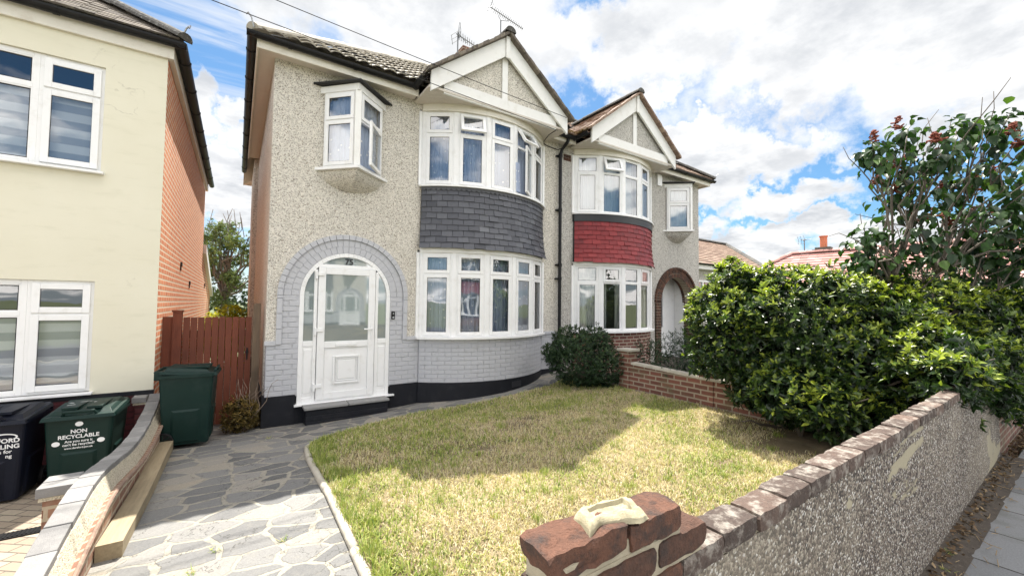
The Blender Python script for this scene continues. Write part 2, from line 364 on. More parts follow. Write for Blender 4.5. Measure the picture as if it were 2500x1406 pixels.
M['binN'] = m_plain('navy_plastic', (0.004, 0.006, 0.014), 0.5, 0.18, 5, 0.15, spec=0.25, dirt=((0.018, 0.02, 0.028), 4, 0.3))
M['print'] = m_plain('white_print', (0.75, 0.76, 0.76), 0.6, 0.05, 40)
M['orange_leaf'] = None
M['soil'] = m_plain('soil', (0.062, 0.050, 0.039), 0.95, 0.4, 16, 1.0, dirt=((0.15, 0.125, 0.095), 30, 0.6))
M['bark'] = m_plain('bark', (0.12, 0.10, 0.08), 0.9, 0.3, 20, 1.0)
M['twig'] = m_plain('dry_twig', (0.28, 0.21, 0.16), 0.9, 0.2, 20)
M['blind'] = None

def mk_special():
    # smooth cream render with faint cracks and stains
    m, nt, bs, o = mat('cream_render'); v = obj(nt)
    n = noise(nt, v, 0.9, 7, 0.65); st = nd(nt, 'Mapping', i_Vector=v, i_Scale=(1.2, 1.2, 5.0)); n2 = noise(nt, st.outputs[0], 2.2, 7, 0.65)
    c = mix(nt, n, (0.64, 0.605, 0.465), (0.74, 0.715, 0.595)); c = mix(nt, mth(nt, 'MULTIPLY', sstep(nt, n2, 0.5, 0.75), 0.38), c, (0.55, 0.53, 0.40))
    sp = nd(nt, 'SeparateXYZ', i_0=v)
    cr = nd(nt, 'TexVoronoi', feature='DISTANCE_TO_EDGE', i_Scale=0.55); wn = nd(nt, 'TexNoise', i_Vector=v, i_Scale=3.5, i_Detail=6.0)
    wa = nd(nt, 'VectorMath', operation='SCALE', i_0=wn.outputs[1], i_Scale=0.5); wb = nd(nt, 'VectorMath', operation='ADD', i_0=v, i_1=wa.outputs[0]); nt.links.new(wb.outputs[0], cr.inputs['Vector'])
    ck = mth(nt, 'LESS_THAN', cr.outputs[0], 0.0045); ck = mth(nt, 'MULTIPLY', ck, sstep(nt, n, 0.52, 0.6))
    c = mix(nt, mth(nt, 'MULTIPLY', ck, 0.4), c, (0.25, 0.22, 0.16))
    nt.links.new(c, bs.inputs['Base Color']); bs.inputs['Roughness'].default_value = 0.85
    bump(nt, bs, noise(nt, v, 110, 3), 0.25, 0.004); M['cream'] = m
    # frosted door glass
    m, nt, bs, o = mat('frosted_glass'); v = obj(nt)
    bs.inputs['Base Color'].default_value = (0.20, 0.24, 0.235, 1); bs.inputs['Roughness'].default_value = 0.08
    gl = nd(nt, 'BsdfGlossy', i_Color=(0.95, 0.97, 1.0), i_Roughness=0.03); mx = nd(nt, 'MixShader', i_0=0.19); nt.links.new(bs.outputs[0], mx.inputs[1]); nt.links.new(gl.outputs[0], mx.inputs[2]); nt.links.new(mx.outputs[0], o.inputs[0])
    M['frost'] = m
    # day and night blind: bands of denser and thinner cloth
    m, nt, bs, o = mat('banded_blind'); v = obj(nt); s = nd(nt, 'SeparateXYZ', i_0=v)
    w = mth(nt, 'FRACT', mth(nt, 'MULTIPLY', s.outputs[2], 5.2)); b = sstep(nt, mth(nt, 'ABSOLUTE', mth(nt, 'SUBTRACT', w, 0.5)), 0.20, 0.28)
    nt.links.new(mix(nt, b, (0.36, 0.37, 0.40), (0.68, 0.68, 0.69)), bs.inputs['Base Color']); bs.inputs['Roughness'].default_value = 0.8; M['blind'] = m
    # net curtain with woven dots
    def net(nm, ca, cb, dots):
        m, nt, bs, o = mat(nm); v = obj(nt); uv = uvc(nt)
        n = noise(nt, v, 2.5, 3); c = mix(nt, n, ca, cb)
        if dots:
            vo = nd(nt, 'TexVoronoi', i_Vector=uv, i_Scale=5.0, i_Randomness=0.75, distance='CHEBYCHEV', voronoi_dimensions='2D'); k = mth(nt, 'LESS_THAN', vo.outputs[0], 0.075); c = mix(nt, k, c, (0.95, 0.95, 0.97))
        nt.links.new(c, bs.inputs['Base Color']); bs.inputs['Roughness'].default_value = 0.9
        tr = nd(nt, 'BsdfTranslucent', i_Color=c); mx = nd(nt, 'MixShader', i_0=0.3); nt.links.new(bs.outputs[0], mx.inputs[1]); nt.links.new(tr.outputs[0], mx.inputs[2]); nt.links.new(mx.outputs[0], o.inputs[0]); return m
    M['net'] = net('blue_white_net_curtain', (0.42, 0.50, 0.68), (0.62, 0.68, 0.80), True)
    M['netw'] = net('cream_curtain', (0.74, 0.73, 0.67), (0.84, 0.83, 0.78), False)
    M['vblind'] = net('vertical_blind_cloth', (0.46, 0.53, 0.58), (0.60, 0.66, 0.68), False)
    # crazy paving: uneven broken slabs bedded in pale mortar
    m, nt, bs, o = mat('crazy_paving'); v = obj(nt)
    wn = nd(nt, 'TexNoise', i_Vector=v, i_Scale=3.2, i_Detail=2.0); wa = nd(nt, 'VectorMath', operation='SCALE', i_0=wn.outputs[1], i_Scale=0.16)
    wf = nd(nt, 'TexNoise', i_Vector=v, i_Scale=38.0, i_Detail=4.0); wg = nd(nt, 'VectorMath', operation='SCALE', i_0=wf.outputs[1], i_Scale=0.018)
    mp = nd(nt, 'Mapping', i_Vector=v, i_Scale=(1.0, 1.55, 0.0)); wb = nd(nt, 'VectorMath', operation='ADD', i_0=nd(nt, 'VectorMath', operation='ADD', i_0=mp.outputs[0], i_1=wa.outputs[0]).outputs[0], i_1=wg.outputs[0]).outputs[0]
    e = nd(nt, 'TexVoronoi', feature='DISTANCE_TO_EDGE', voronoi_dimensions='2D', i_Vector=wb, i_Scale=3.3, i_Randomness=1.0)
    cc = nd(nt, 'TexVoronoi', voronoi_dimensions='2D', i_Vector=wb, i_Scale=3.3, i_Randomness=1.0)
    cs = nd(nt, 'SeparateColor', i_0=cc.outputs[1])
    stone = ramp(nt, cs.outputs[0], [(0, (0.092, 0.092, 0.092)), (0.45, (0.138, 0.137, 0.134)), (0.75, (0.19, 0.186, 0.176)), (0.9, (0.245, 0.226, 0.195)), (1, (0.28, 0.245, 0.19))])
    n5 = noise(nt, v, 85, 5, 0.75); n2 = noise(nt, v, 3.1, 6, 0.65); n6 = noise(nt, v, 14, 6, 0.7)
    stone = mix(nt, 0.75, stone, mix(nt, n5, (0.25, 0.25, 0.25), (1.9, 1.9, 1.9)), 'MULTIPLY'); stone = mix(nt, mth(nt, 'MULTIPLY', sstep(nt, n6, 0.5, 0.7), 0.45), stone, (0.21, 0.20, 0.175))
    mort = mix(nt, n5, (0.14, 0.13, 0.105), (0.42, 0.39, 0.325)); mort = mix(nt, mth(nt, 'MULTIPLY', sstep(nt, n6, 0.52, 0.68), 0.55), mort, (0.115, 0.105, 0.085))
    wid = mth(nt, 'ADD', 0.004, mth(nt, 'MULTIPLY', n2, 0.115)); j = nd(nt, 'MapRange', interpolation_type='SMOOTHSTEP'); nt.links.new(mth(nt, 'SUBTRACT', e.outputs[0], wid), j.inputs[0]); j.inputs[1].default_value = -0.014; j.inputs[2].default_value = 0.014
    c = mix(nt, j.outputs[0], mort, stone)
    crk = mth(nt, 'LESS_THAN', mth(nt, 'ABSOLUTE', mth(nt, 'SUBTRACT', noise(nt, v, 1.7, 7, 0.6), 0.5)), 0.0028); c = mix(nt, mth(nt, 'MULTIPLY', crk, 0.7), c, (0.03, 0.028, 0.022))
    n1 = noise(nt, v, 1.1, 5); c = mix(nt, mth(nt, 'MULTIPLY', sstep(nt, n1, 0.5, 0.75), 0.3), c, (0.21, 0.20, 0.175))
    nt.links.new(c, bs.inputs['Base Color']); bs.inputs['Roughness'].default_value = 0.85
    tiltc = mth(nt, 'MULTIPLY', cs.outputs[1], 0.3)
    bump(nt, bs, mth(nt, 'ADD', mth(nt, 'MULTIPLY', j.outputs[0], mth(nt, 'ADD', 0.7, tiltc)), mth(nt, 'MULTIPLY', n5, 0.6)), 0.8, 0.012); M['paving'] = m
    # pavement slabs
    m, nt, bs, o = mat('pavement_slab'); v = obj(nt)
    mp = nd(nt, 'Mapping', i_Vector=v, i_Rotation=(0, 0, R(88)))
    b = nd(nt, 'TexBrick', i_Vector=mp.outputs[0], i_Color1=(0.155, 0.16, 0.165), i_Color2=(0.215, 0.22, 0.225), i_Mortar=(0.035, 0.03, 0.025), i_Scale=1.0)
    b.inputs['Mortar Size'].default_value = 0.008; b.inputs['Brick Width'].default_value = 0.9; b.inputs['Row Height'].default_value = 0.6
    n5 = noise(nt, v, 110, 5, 0.75); n1 = noise(nt, v, 3, 7, 0.7)
    c = mix(nt, 0.8, b.outputs[0], mix(nt, n5, (0.2, 0.2, 0.2), (1.9, 1.9, 1.9)), 'MULTIPLY'); c = mix(nt, mth(nt, 'MULTIPLY', sstep(nt, n1, 0.48, 0.68), 0.5), c, (0.105, 0.11, 0.095))
    nt.links.new(c, bs.inputs['Base Color']); bs.inputs['Roughness'].default_value = 0.85
    bump(nt, bs, mth(nt, 'ADD', mth(nt, 'SUBTRACT', 1.0, b.outputs[1]), mth(nt, 'MULTIPLY', n5, 0.2)), 0.5, 0.006); M['slab'] = m
    # block drive
    m, nt, bs, o = mat('drive_block'); v = obj(nt); mp = nd(nt, 'Mapping', i_Vector=v, i_Rotation=(0, 0, R(40)))
    b = nd(nt, 'TexBrick', i_Vector=mp.outputs[0], i_Color1=(0.24, 0.19, 0.14), i_Color2=(0.33, 0.28, 0.21), i_Mortar=(0.09, 0.075, 0.06), i_Scale=1.0)
    b.inputs['Mortar Size'].default_value = 0.006; b.inputs['Brick Width'].default_value = 0.2; b.inputs['Row Height'].default_value = 0.1
    n5 = noise(nt, v, 60, 4, 0.7); c = mix(nt, 0.5, b.outputs[0], mix(nt, n5, (0.4, 0.4, 0.4), (1.6, 1.6, 1.6)), 'MULTIPLY')
    nt.links.new(c, bs.inputs['Base Color']); bs.inputs['Roughness'].default_value = 0.9; bump(nt, bs, mth(nt, 'SUBTRACT', 1.0, b.outputs[1]), 0.4, 0.006); M['drive'] = m
    # front wall roughcast with bare scabs
    m, nt, bs, o = mat('roughcast_front_wall'); v = obj(nt)
    vo = nd(nt, 'TexVoronoi', i_Vector=v, i_Scale=105.0, i_Randomness=1.0); s = nd(nt, 'SeparateColor', i_0=vo.outputs[1])
    c = ramp(nt, s.outputs[0], [(0, (0.035, 0.028, 0.026)), (0.28, (0.10, 0.076, 0.064)), (0.52, (0.20, 0.165, 0.13)), (0.75, (0.34, 0.305, 0.25)), (0.92, (0.60, 0.58, 0.54))], 'CONSTANT')
    st = nd(nt, 'Mapping', i_Vector=v, i_Scale=(0.55, 1.0, 1.5)); n = nd(nt, 'TexNoise', i_Vector=st.outputs[0], i_Scale=1.4, i_Detail=9.0, i_Roughness=0.62, i_Distortion=0.8).outputs[0]; sc = sstep(nt, n, 0.595, 0.61)
    c = mix(nt, sc, c, mix(nt, noise(nt, v, 60, 4), (0.26, 0.23, 0.155), (0.36, 0.325, 0.23)))
    n2 = noise(nt, v, 0.9, 6); c = mix(nt, mth(nt, 'MULTIPLY', sstep(nt, n2, 0.42, 0.7), 0.35), c, (0.42, 0.37, 0.28))
    nt.links.new(c, bs.inputs['Base Color']); bs.inputs['Roughness'].default_value = 0.9
    bump(nt, bs, mth(nt, 'MULTIPLY', mth(nt, 'SUBTRACT', 1.0, vo.outputs[0]), mth(nt, 'SUBTRACT', 1.0, sc)), 1.0, 0.008); M['roughcast'] = m
    # stained gate boards
    def wood(nm, ca, cb, sc, ax):
        m, nt, bs, o = mat(nm); v = obj(nt); mp = nd(nt, 'Mapping', i_Vector=v, i_Scale=sc); n = noise(nt, mp.outputs[0], 3.0, 8, 0.65)
        c = mix(nt, n, ca, cb); k = noise(nt, v, 2.0, 4); c = mix(nt, mth(nt, 'MULTIPLY', sstep(nt, k, 0.5, 0.7), 0.4), c, tuple(x*0.5 for x in ca))
        t = tintn(nt); tv = nd(nt, 'MapRange', i_Value=t); tv.inputs[3].default_value = 0.7; tv.inputs[4].default_value = 1.3; c = mix(nt, 1.0, c, tv.outputs[0], 'MULTIPLY')
        nt.links.new(c, bs.inputs['Base Color']); bs.inputs['Roughness'].default_value = 0.7; bump(nt, bs, n, 0.5, 0.004); return m
    M['gate'] = wood('red_stained_board', (0.10, 0.024, 0.011), (0.19, 0.048, 0.019), (14, 14, 1.0), 2)
    M['post'] = wood('weathered_post', (0.10, 0.07, 0.045), (0.24, 0.17, 0.11), (16, 16, 1.2), 2)
    M['beam'] = wood('pale_timber', (0.17, 0.125, 0.072), (0.42, 0.345, 0.22), (18, 1.2, 18), 1)
    # turf soil under the blades
    m, nt, bs, o = mat('turf'); v = obj(nt); n = noise(nt, v, 2.2, 6); n5 = noise(nt, v, 120, 4, 0.7)
    c = mix(nt, sstep(nt, n, 0.4, 0.65), (0.13, 0.10, 0.055), (0.27, 0.215, 0.13)); c = mix(nt, 0.6, c, mix(nt, n5, (0.3, 0.3, 0.3), (1.7, 1.7, 1.7)), 'MULTIPLY')
    nt.links.new(c, bs.inputs['Base Color']); bs.inputs['Roughness'].default_value = 1.0; bump(nt, bs, n5, 0.8, 0.01); M['turf'] = m
mk_special()
M['grass'] = m_leaf('grass_blade', [(0, (0.70, 0.63, 0.46)), (0.22, (0.58, 0.50, 0.31)), (0.42, (0.44, 0.35, 0.18)), (0.55, (0.42, 0.44, 0.13)), (1.0, (0.12, 0.20, 0.04))], 0.6, 0.22, 0.2)
M['hedge'] = m_leaf('viburnum_leaf', [(0, (0.007, 0.016, 0.008)), (0.40, (0.021, 0.047, 0.014)), (0.60, (0.075, 0.13, 0.024)), (1.0, (0.38, 0.45, 0.06))], 0.34, 0.30, 0.42)
M['lilac'] = m_leaf('lilac_leaf', [(0, (0.012, 0.030, 0.012)), (0.6, (0.030, 0.075, 0.018)), (1.0, (0.09, 0.17, 0.03))], 0.42, 0.25, 0.4)
M['shrub'] = m_leaf('shrub_leaf', [(0, (0.012, 0.028, 0.014)), (0.6, (0.028, 0.060, 0.022)), (1.0, (0.085, 0.13, 0.035))], 0.45, 0.2, 0.4)
M['gold'] = m_leaf('golden_leaf', [(0, (0.20, 0.21, 0.02)), (0.6, (0.40, 0.40, 0.03)), (1.0, (0.62, 0.56, 0.04))], 0.5, 0.3, 0.3)
M['dryleaf'] = m_leaf('yellowing_leaf', [(0, (0.05, 0.045, 0.015)), (0.6, (0.15, 0.10, 0.025)), (1.0, (0.30, 0.20, 0.05))], 0.6, 0.2, 0.3)
M['treeleaf'] = m_leaf('pale_tree_leaf', [(0, (0.06, 0.09, 0.03)), (0.6, (0.13, 0.17, 0.06)), (1.0, (0.26, 0.30, 0.12))], 0.5, 0.3, 0.3)
M['litter'] = m_leaf('dry_litter', [(0, (0.06, 0.04, 0.025)), (0.6, (0.16, 0.105, 0.06)), (1.0, (0.36, 0.27, 0.16))], 0.8, 0.1, 0.2)
M['seed'] = m_plain('brown_seed_head', (0.19, 0.052, 0.03), 0.9, 0.4, 30)

# ------------------------------------------------------------------ ground
W = 5.441           # party wall
def g(x, y):
    l = np.interp(y, [-9, -6, -3, -1.8, -0.3, 0, 9], [-0.30, -0.27, -0.25, -0.31, -0.40, -0.43, -0.50])
    rr = np.interp(y, [-9, -6, -2, 0, 9], [-0.28, -0.16, -0.11, -0.06, -0.02])
    t = np.clip((x-0.3)/5.1, 0, 1)**1.7
    return float(l*(1-t)+rr*t)
def on_ground(x, y, dz=0.0):
    z = -0.25
    for _ in range(12): p = at(x, y, 2, z); z = 0.5*z+0.5*(g(p[0], p[1])+dz)
    return p
def grid(xs, ys, zf, inside=None):
    mb = MB()
    for i in range(len(xs)-1):
        for j in range(len(ys)-1):
            if inside and not inside((xs[i]+xs[i+1])/2, (ys[j]+ys[j+1])/2): continue
            q = [(xs[i], ys[j]), (xs[i+1], ys[j]), (xs[i+1], ys[j+1]), (xs[i], ys[j+1])]
            mb.face([(a, b, zf(a, b)) for a, b in q])
    return mb
mb = MB(); mb.face([(-900, -900, -1.3), (900, -900, -1.3), (900, 900, -1.3), (-900, 900, -1.3)])
struct(mb.build('ground', m_plain('far_ground', (0.10, 0.12, 0.05), 0.95, 0.4, 0.05)))
struct(grid(np.linspace(-1.10, 5.40, 40), np.linspace(-6.16, 9.0, 60), lambda a, b: g(a, b), lambda a, b: b > -6.02 or a < 0.25).build('path', M['paving'], smooth=True))
struct(grid(np.linspace(5.40, 14, 20), np.linspace(-6.02, 9.0, 24), lambda a, b: -0.13).build('garden_soil', M['soil']))
struct(grid(np.linspace(-12, 30, 20), np.linspace(-9.2, -6.16, 6), lambda a, b: -0.30).build('pavement', M['slab']))
mb = MB(); mb.box(-60, 60, -9.35, -9.2, -0.6, -0.29); struct(mb.build('kerb', M['concrete']))
mb = MB(); mb.face([(-60, -16, -0.42), (60, -16, -0.42), (60, -9.35, -0.42), (-60, -9.35, -0.42)]); struct(mb.build('road', m_plain('asphalt', (0.05, 0.05, 0.052), 0.9, 0.2, 30)))
def drive_z(x, y): return float(np.interp(y, [-7, -4, -1.5, 0], [-0.30, -0.48, -0.565, -0.60]))
struct(grid(np.linspace(-9, -1.16, 12), np.linspace(-6.16, 0.05, 16), drive_z).build('driveway', M['drive']))
# lawn outline
LAWN = [(0.35, -5.98), (0.35, -1.97), (0.38, -1.57), (0.53, -1.31), (0.93, -1.06), (1.5, -0.90), (1.95, -0.86), (2.95, -0.93), (3.7, -0.98), (4.5, -0.92), (5.32, -0.6), (5.33, -5.98)]
def inpoly(x, y, P):
    r = False; n = len(P)
    for i in range(n):
        (x1, y1), (x2, y2) = P[i], P[(i+1) % n]
        if (y1 > y) != (y2 > y) and x < (x2-x1)*(y-y1)/(y2-y1)+x1: r = not r
    return r
def lawn_z(x, y): return g(x, y)+0.035+0.012*math.sin(x*2.1+y)*math.sin(y*1.7-x)
struct(grid(np.arange(0.34, 5.38, 0.045), np.arange(-6.0, -0.5, 0.045), lawn_z, lambda a, b: inpoly(a, b, LAWN)).build('lawn', M['turf'], smooth=True))
mb = MB()
edge = [(0.335, -6.0), (0.335, -1.98), (0.365, -1.56), (0.50, -1.30)]
for (x0, y0), (x1, y1) in zip(edge[:-1], edge[1:]):
    n = max(1, int(abs(y1-y0)/0.915+0.5))
    for k in range(n):
        a, b = k/n, (k+1)/n-0.006/max(.1, abs(y1-y0)); p0 = (x0+(x1-x0)*a, y0+(y1-y0)*a); p1 = (x0+(x1-x0)*b, y0+(y1-y0)*b)
        m_ = 8 if n > 1 else 3; jx = random.uniform(-.006, .006)
        mb.tube([(p0[0]+(p1[0]-p0[0])*s/m_+jx, p0[1]+(p1[1]-p0[1])*s/m_, g(p0[0], p0[1]+(p1[1]-p0[1])*s/m_)+0.012) for s in range(m_+1)], 0.032, 10)
tag(mb.build('lawn_edging', M['concrete'], smooth=True), 'round-topped concrete edging strip between the crazy paving and the lawn', 'edging')

# ------------------------------------------------------------------ building helpers
class FL(MB):
    """mesh builder that can mirror the house over the party wall"""
    def __init__(s, flip=False): super().__init__(); s.flip = flip
    def build(s, *a, **k):
        if s.flip:
            s.v = [(2*W-p[0], p[1], p[2]) for p in s.v]; s.f = [tuple(reversed(f)) for f in s.f]
            s.uv = [None if u is None else list(reversed(u)) for u in s.uv]
        return super().build(*a, **k)
class Facet:
    def __init__(s, p0, p1):
        s.p = Vector((p0[0], p0[1], 0)); t = Vector((p1[0]-p0[0], p1[1]-p0[1], 0)); s.L = t.length; s.t = t.normalized(); s.n = Vector((s.t.y, -s.t.x, 0))
        s.xf = None
    def w(s, u, z, d):
        if s.xf: u, z, d = s.xf(u, z, d)
        q = s.p+s.t*u+s.n*d; return (q.x, q.y, z)
    def box(s, mb, u0, u1, z0, z1, d0, d1):
        mb.hexa([s.w(u0, z0, d1), s.w(u1, z0, d1), s.w(u1, z0, d0), s.w(u0, z0, d0), s.w(u0, z1, d1), s.w(u1, z1, d1), s.w(u1, z1, d0), s.w(u0, z1, d0)])
    def rect(s, mb, u0, u1, z0, z1, wd, d0, d1):
        s.box(mb, u0, u0+wd, z0, z1, d0, d1); s.box(mb, u1-wd, u1, z0, z1, d0, d1)
        s.box(mb, u0+wd, u1-wd, z0, z0+wd, d0, d1); s.box(mb, u0+wd, u1-wd, z1-wd, z1, d0, d1)
    def pane(s, mb, u0, u1, z0, z1, d): mb.face([s.w(u0, z0, d), s.w(u1, z0, d), s.w(u1, z1, d), s.w(u0, z1, d)])
def hinge(axis, pos, ang):
    """turn a sash about its hinge line: 'top' about z=pos, 'u' about u=pos"""
    c, s_ = math.cos(ang), math.sin(ang)
    if axis == 'top': return lambda u, z, d: (u, pos-(pos-z)*c+d*s_, d*c+(pos-z)*s_)
    return lambda u, z, d: (pos+(u-pos)*c, z, d+abs(u-pos)*s_)
def window(parent, F, z0, z1, zt, top='sash', bot='sash', flip=False, label=None, post=True, opens={}, name='window'):
    mb, pn, gk = FL(flip), FL(flip), FL(flip); L = F.L; e = 0.0 if not post else 0.035
    F.rect(mb, e, L-e, z0, z1, 0.045, -0.06, 0.0)
    rows = [(zt, z1-0.045, top, 'top'), (z0+0.045, zt, bot, 'bot')] if zt else [(z0+.045, z1-.045, bot, 'bot')]
    if zt: F.box(mb, e+0.045, L-e-0.045, zt-0.022, zt+0.022, -0.06, 0.0)
    extra = []
    for a, b, kind, nm in rows:
        a2 = a+(0.022 if nm == 'top' else 0); b2 = b-(0.022 if nm == 'bot' and zt else 0)
        u0, u1 = e+0.045, L-e-0.045
        if nm in opens:
            sm, sp = FL(flip), FL(flip); F.xf = opens[nm](u0-0.012, u1+0.012, a2-.012, b2+.012)
            F.rect(sm, u0-0.012, u1+0.012, a2-0.012, b2+0.012, 0.056, -0.022, 0.022); F.pane(sp, u0+0.04, u1-0.04, a2+0.04, b2-0.04, 0.0); F.xf = None
            extra.append((sm, sp))
        elif kind == 'sash':
            F.rect(mb, u0-0.012, u1+0.012, a2-0.012, b2+0.012, 0.056, -0.002, 0.018); F.pane(pn, u0+0.04, u1-0.04, a2+0.04, b2-0.04, 0.003); F.rect(gk, u0+.038, u1-.038, a2+.038, b2-.038, .012, -.001, .006)
        else:
            F.rect(mb, u0-0.002, u1+0.002, a2-.002, b2+.002, 0.014, -0.03, -0.006); F.pane(pn, u0+0.01, u1-0.01, a2+0.01, b2-0.01, -0.02); F.rect(gk, u0+.008, u1-.008, a2+.008, b2-.008, .011, -.024, -.016)
    o = mb.build(name, M['upvc'], parent, bevel=0.004, label=label)
    if pn.f: pn.build('pane', M['glass'], o)
    if gk.f: gk.build('gasket', M['dark'], o)
    for sm, sp in extra:
        so = sm.build('open_casement', M['upvc'], o, bevel=0.004, label='casement propped open'); sp.build('pane', M['glass'], o)
    return o
# bay plan
BXA, BXB, BS, BY = 2.293, 4.97, 0.53, 0.03
c2 = (BXB-BXA)/2; BR = (c2*c2+BS*BS)/(2*BS); BT = math.asin(c2/BR); BC = (BXA+BXB)/2
def arc(t, off=0.0):
    """t -1..1 along the bay"""
    a = t*BT; return (BC+(BR+off)*math.sin(a), -((BR+off)*math.cos(a)-(BR-BS))-BY)
BLEN = 2*BT*BR
def arc_slab(mb, z0, z1, off, n=30, back=0.0):
    ring = [arc(-1, off)]; ring = [arc(-1+2*k/n, off) for k in range(n+1)]
    ring = [(ring[0][0], back)]+ring+[(ring[-1][0], back)]
    mb.prism([(x, y, z0) for x, y in ring], (0, 0, z1-z0))
def arc_wall(mb, z0, z1, off0, off1=None, n=36, ext=0.03):
    off1 = off0 if off1 is None else off1
    P0 = [arc(-1+2*k/n, off0) for k in range(n+1)]; P1 = [arc(-1+2*k/n, off1) for k in range(n+1)]
    P0 = [(P0[0][0], 0.0)]+P0+[(P0[-1][0], 0.0)]; P1 = [(P1[0][0], 0.0)]+P1+[(P1[-1][0], 0.0)]
    s = 0
    for a in range(len(P0)-1):
        l = math.hypot(P0[a+1][0]-P0[a][0], P0[a+1][1]-P0[a][1])
        mb.face([(*P0[a], z0), (*P0[a+1], z0), (*P1[a+1], z1), (*P1[a], z1)], uv=[(s, z0), (s+l, z0), (s+l, z1), (s, z1)]); s += l
def hang_tiles(mb, z0, z1, rows, tw, flare, scallop=False):
    h = (z1-z0)/rows
    for r in range(rows):
        zb = z0+r*h; zt = min(zb+h*1.25, z1+0.01)
        ob = flare((zb-z0)/(z1-z0))+0.027; ot = flare((zt-z0)/(z1-z0))+0.008
        n = int(BLEN/tw); ph = (0.5 if r % 2 else 0.0)
        ed = [-1.0]+[(-1+2*(k+ph)/n) for k in range(n+1) if -0.985 < -1+2*(k+ph)/n < 0.985]+[1.0]
        for a, b in zip(ed[:-1], ed[1:]):
            e = 0.0022; dz = random.gauss(0, .0045); do = random.gauss(0, .003)+(0.012 if random.random() < .05 else 0)
            q = [arc(a+e, ob+do), arc(b-e, ob+do), arc(b-e, ob-0.014), arc(a+e, ob-0.014)]; p = [arc(a+e, ot), arc(b-e, ot), arc(b-e, ot-0.012), arc(a+e, ot-0.012)]
            mb.hexa([(*k, zb+dz) for k in q]+[(*k, zt) for k in p], tint=min(1, max(0, random.gauss(.45, .16))))
        if scallop and r == rows-1: pass
def roof_tiles(mb, O, U, H, slope, run, ufun, course=0.33, roll=0.30, amp=0.028, drop=0.03, seg=4, flat=False):
    """courses of profiled tiles: O eave corner, U along the eave, H level direction up the slope"""
    O, U, H = Vector(O), Vector(U).normalized(), Vector(H).normalized(); S = (H+Vector((0, 0, slope))).normalized(); N = U.cross(S).normalized()
    if N.z < 0: N = -N
    k = math.sqrt(1+slope*slope); vmax = run*k; nc = int(math.ceil(vmax/course))
    for c in range(nc):
        va, vb = c*course, min((c+1)*course+0.04, vmax); vm = min((c+0.5)*course, vmax)
        u0, u1 = ufun(vm/k)
        if u1-u0 < 0.06: continue
        x = math.floor(u0/roll)*roll; wob = random.uniform(-.006, .006)
        while x < u1:
            a, b = max(x, u0), min(x+roll, u1)
            if b-a > 0.02:
                tint = random.uniform(0.1, 0.95); lift = drop+random.uniform(-.004, .006)
                us = [a+(b-a)*j/seg for j in range(seg+1)]
                if flat: hs = [0.0]*(seg+1)
                else: hs = [amp*max(0, math.sin(math.pi*((u-x)/roll)))**0.8 for u in us]
                lo = [O+U*u+S*(va+wob)+N*(lift+h) for u, h in zip(us, hs)]; hi = [O+U*u+S*vb+N*(0.004+h) for u, h in zip(us, hs)]
                fo = [p-N*0.016 for p in lo] if not flat else [O+U*u+S*(va+wob)+N*(-0.01) for u in us]
                if flat: lo[0] += U*0.003; lo[-1] -= U*0.003
                for j in range(seg):
                    mb.face([lo[j], lo[j+1], hi[j+1], hi[j]], tint=tint); mb.face([fo[j], fo[j+1], lo[j+1], lo[j]], tint=tint*0.8)
            x += roll
def ridge_tiles(mb, a, b, r=0.12, step=0.42, up=0.0):
    a, b = Vector(a), Vector(b); L = (b-a).length; t = (b-a).normalized(); s = t.cross(Vector((0, 0, 1))).normalized(); u = s.cross(t).normalized()
    n = max(1, int(L/step))
    for k in range(n):
        p, q = a+t*(L*k/n), a+t*(L*(k+1)/n+0.02); tint = random.random(); jz = random.uniform(0, .012)
        for j in range(8):
            a0, a1 = math.pi*j/8, math.pi*(j+1)/8
            def pt(c, an, rr): return c+s*(math.cos(an)*rr)+u*(math.sin(an)*rr*0.9-0.03+up+jz)
            mb.face([pt(p, a0, r), pt(q, a0, r*1.06), pt(q, a1, r*1.06), pt(p, a1, r)], tint=tint)
        ring = [pt(p, math.pi*j/8, r) for j in range(9)]; mb.face(ring, tint=tint); ring = [pt(q, math.pi*j/8, r*1.06) for j in range(9)]; mb.face(list(reversed(ring)), tint=tint)
def gutter(mb, a, b, r=0.058):
    a, b = Vector(a), Vector(b); t = (b-a).normalized(); s = t.cross(Vector((0, 0, 1))).normalized(); n = 8
    pr = [(math.cos(math.pi*(1+j/n))*r, math.sin(math.pi*(1+j/n))*r) for j in range(n+1)]; pi = [(x*0.9, y*0.9) for x, y in pr]
    ring = pr+list(reversed(pi))
    mb.prism([a+s*x+Vector((0, 0, z)) for x, z in ring], b-a)
    L = (b-a).length
    for k in range(1, int(L/0.9)+1):
        p = a+t*min(L-.05, k*0.9-0.4)
        ring = [p+s*(x*1.14)+Vector((0, 0, z*1.14)) for x, z in pr]; mb.prism(ring, t*0.05)

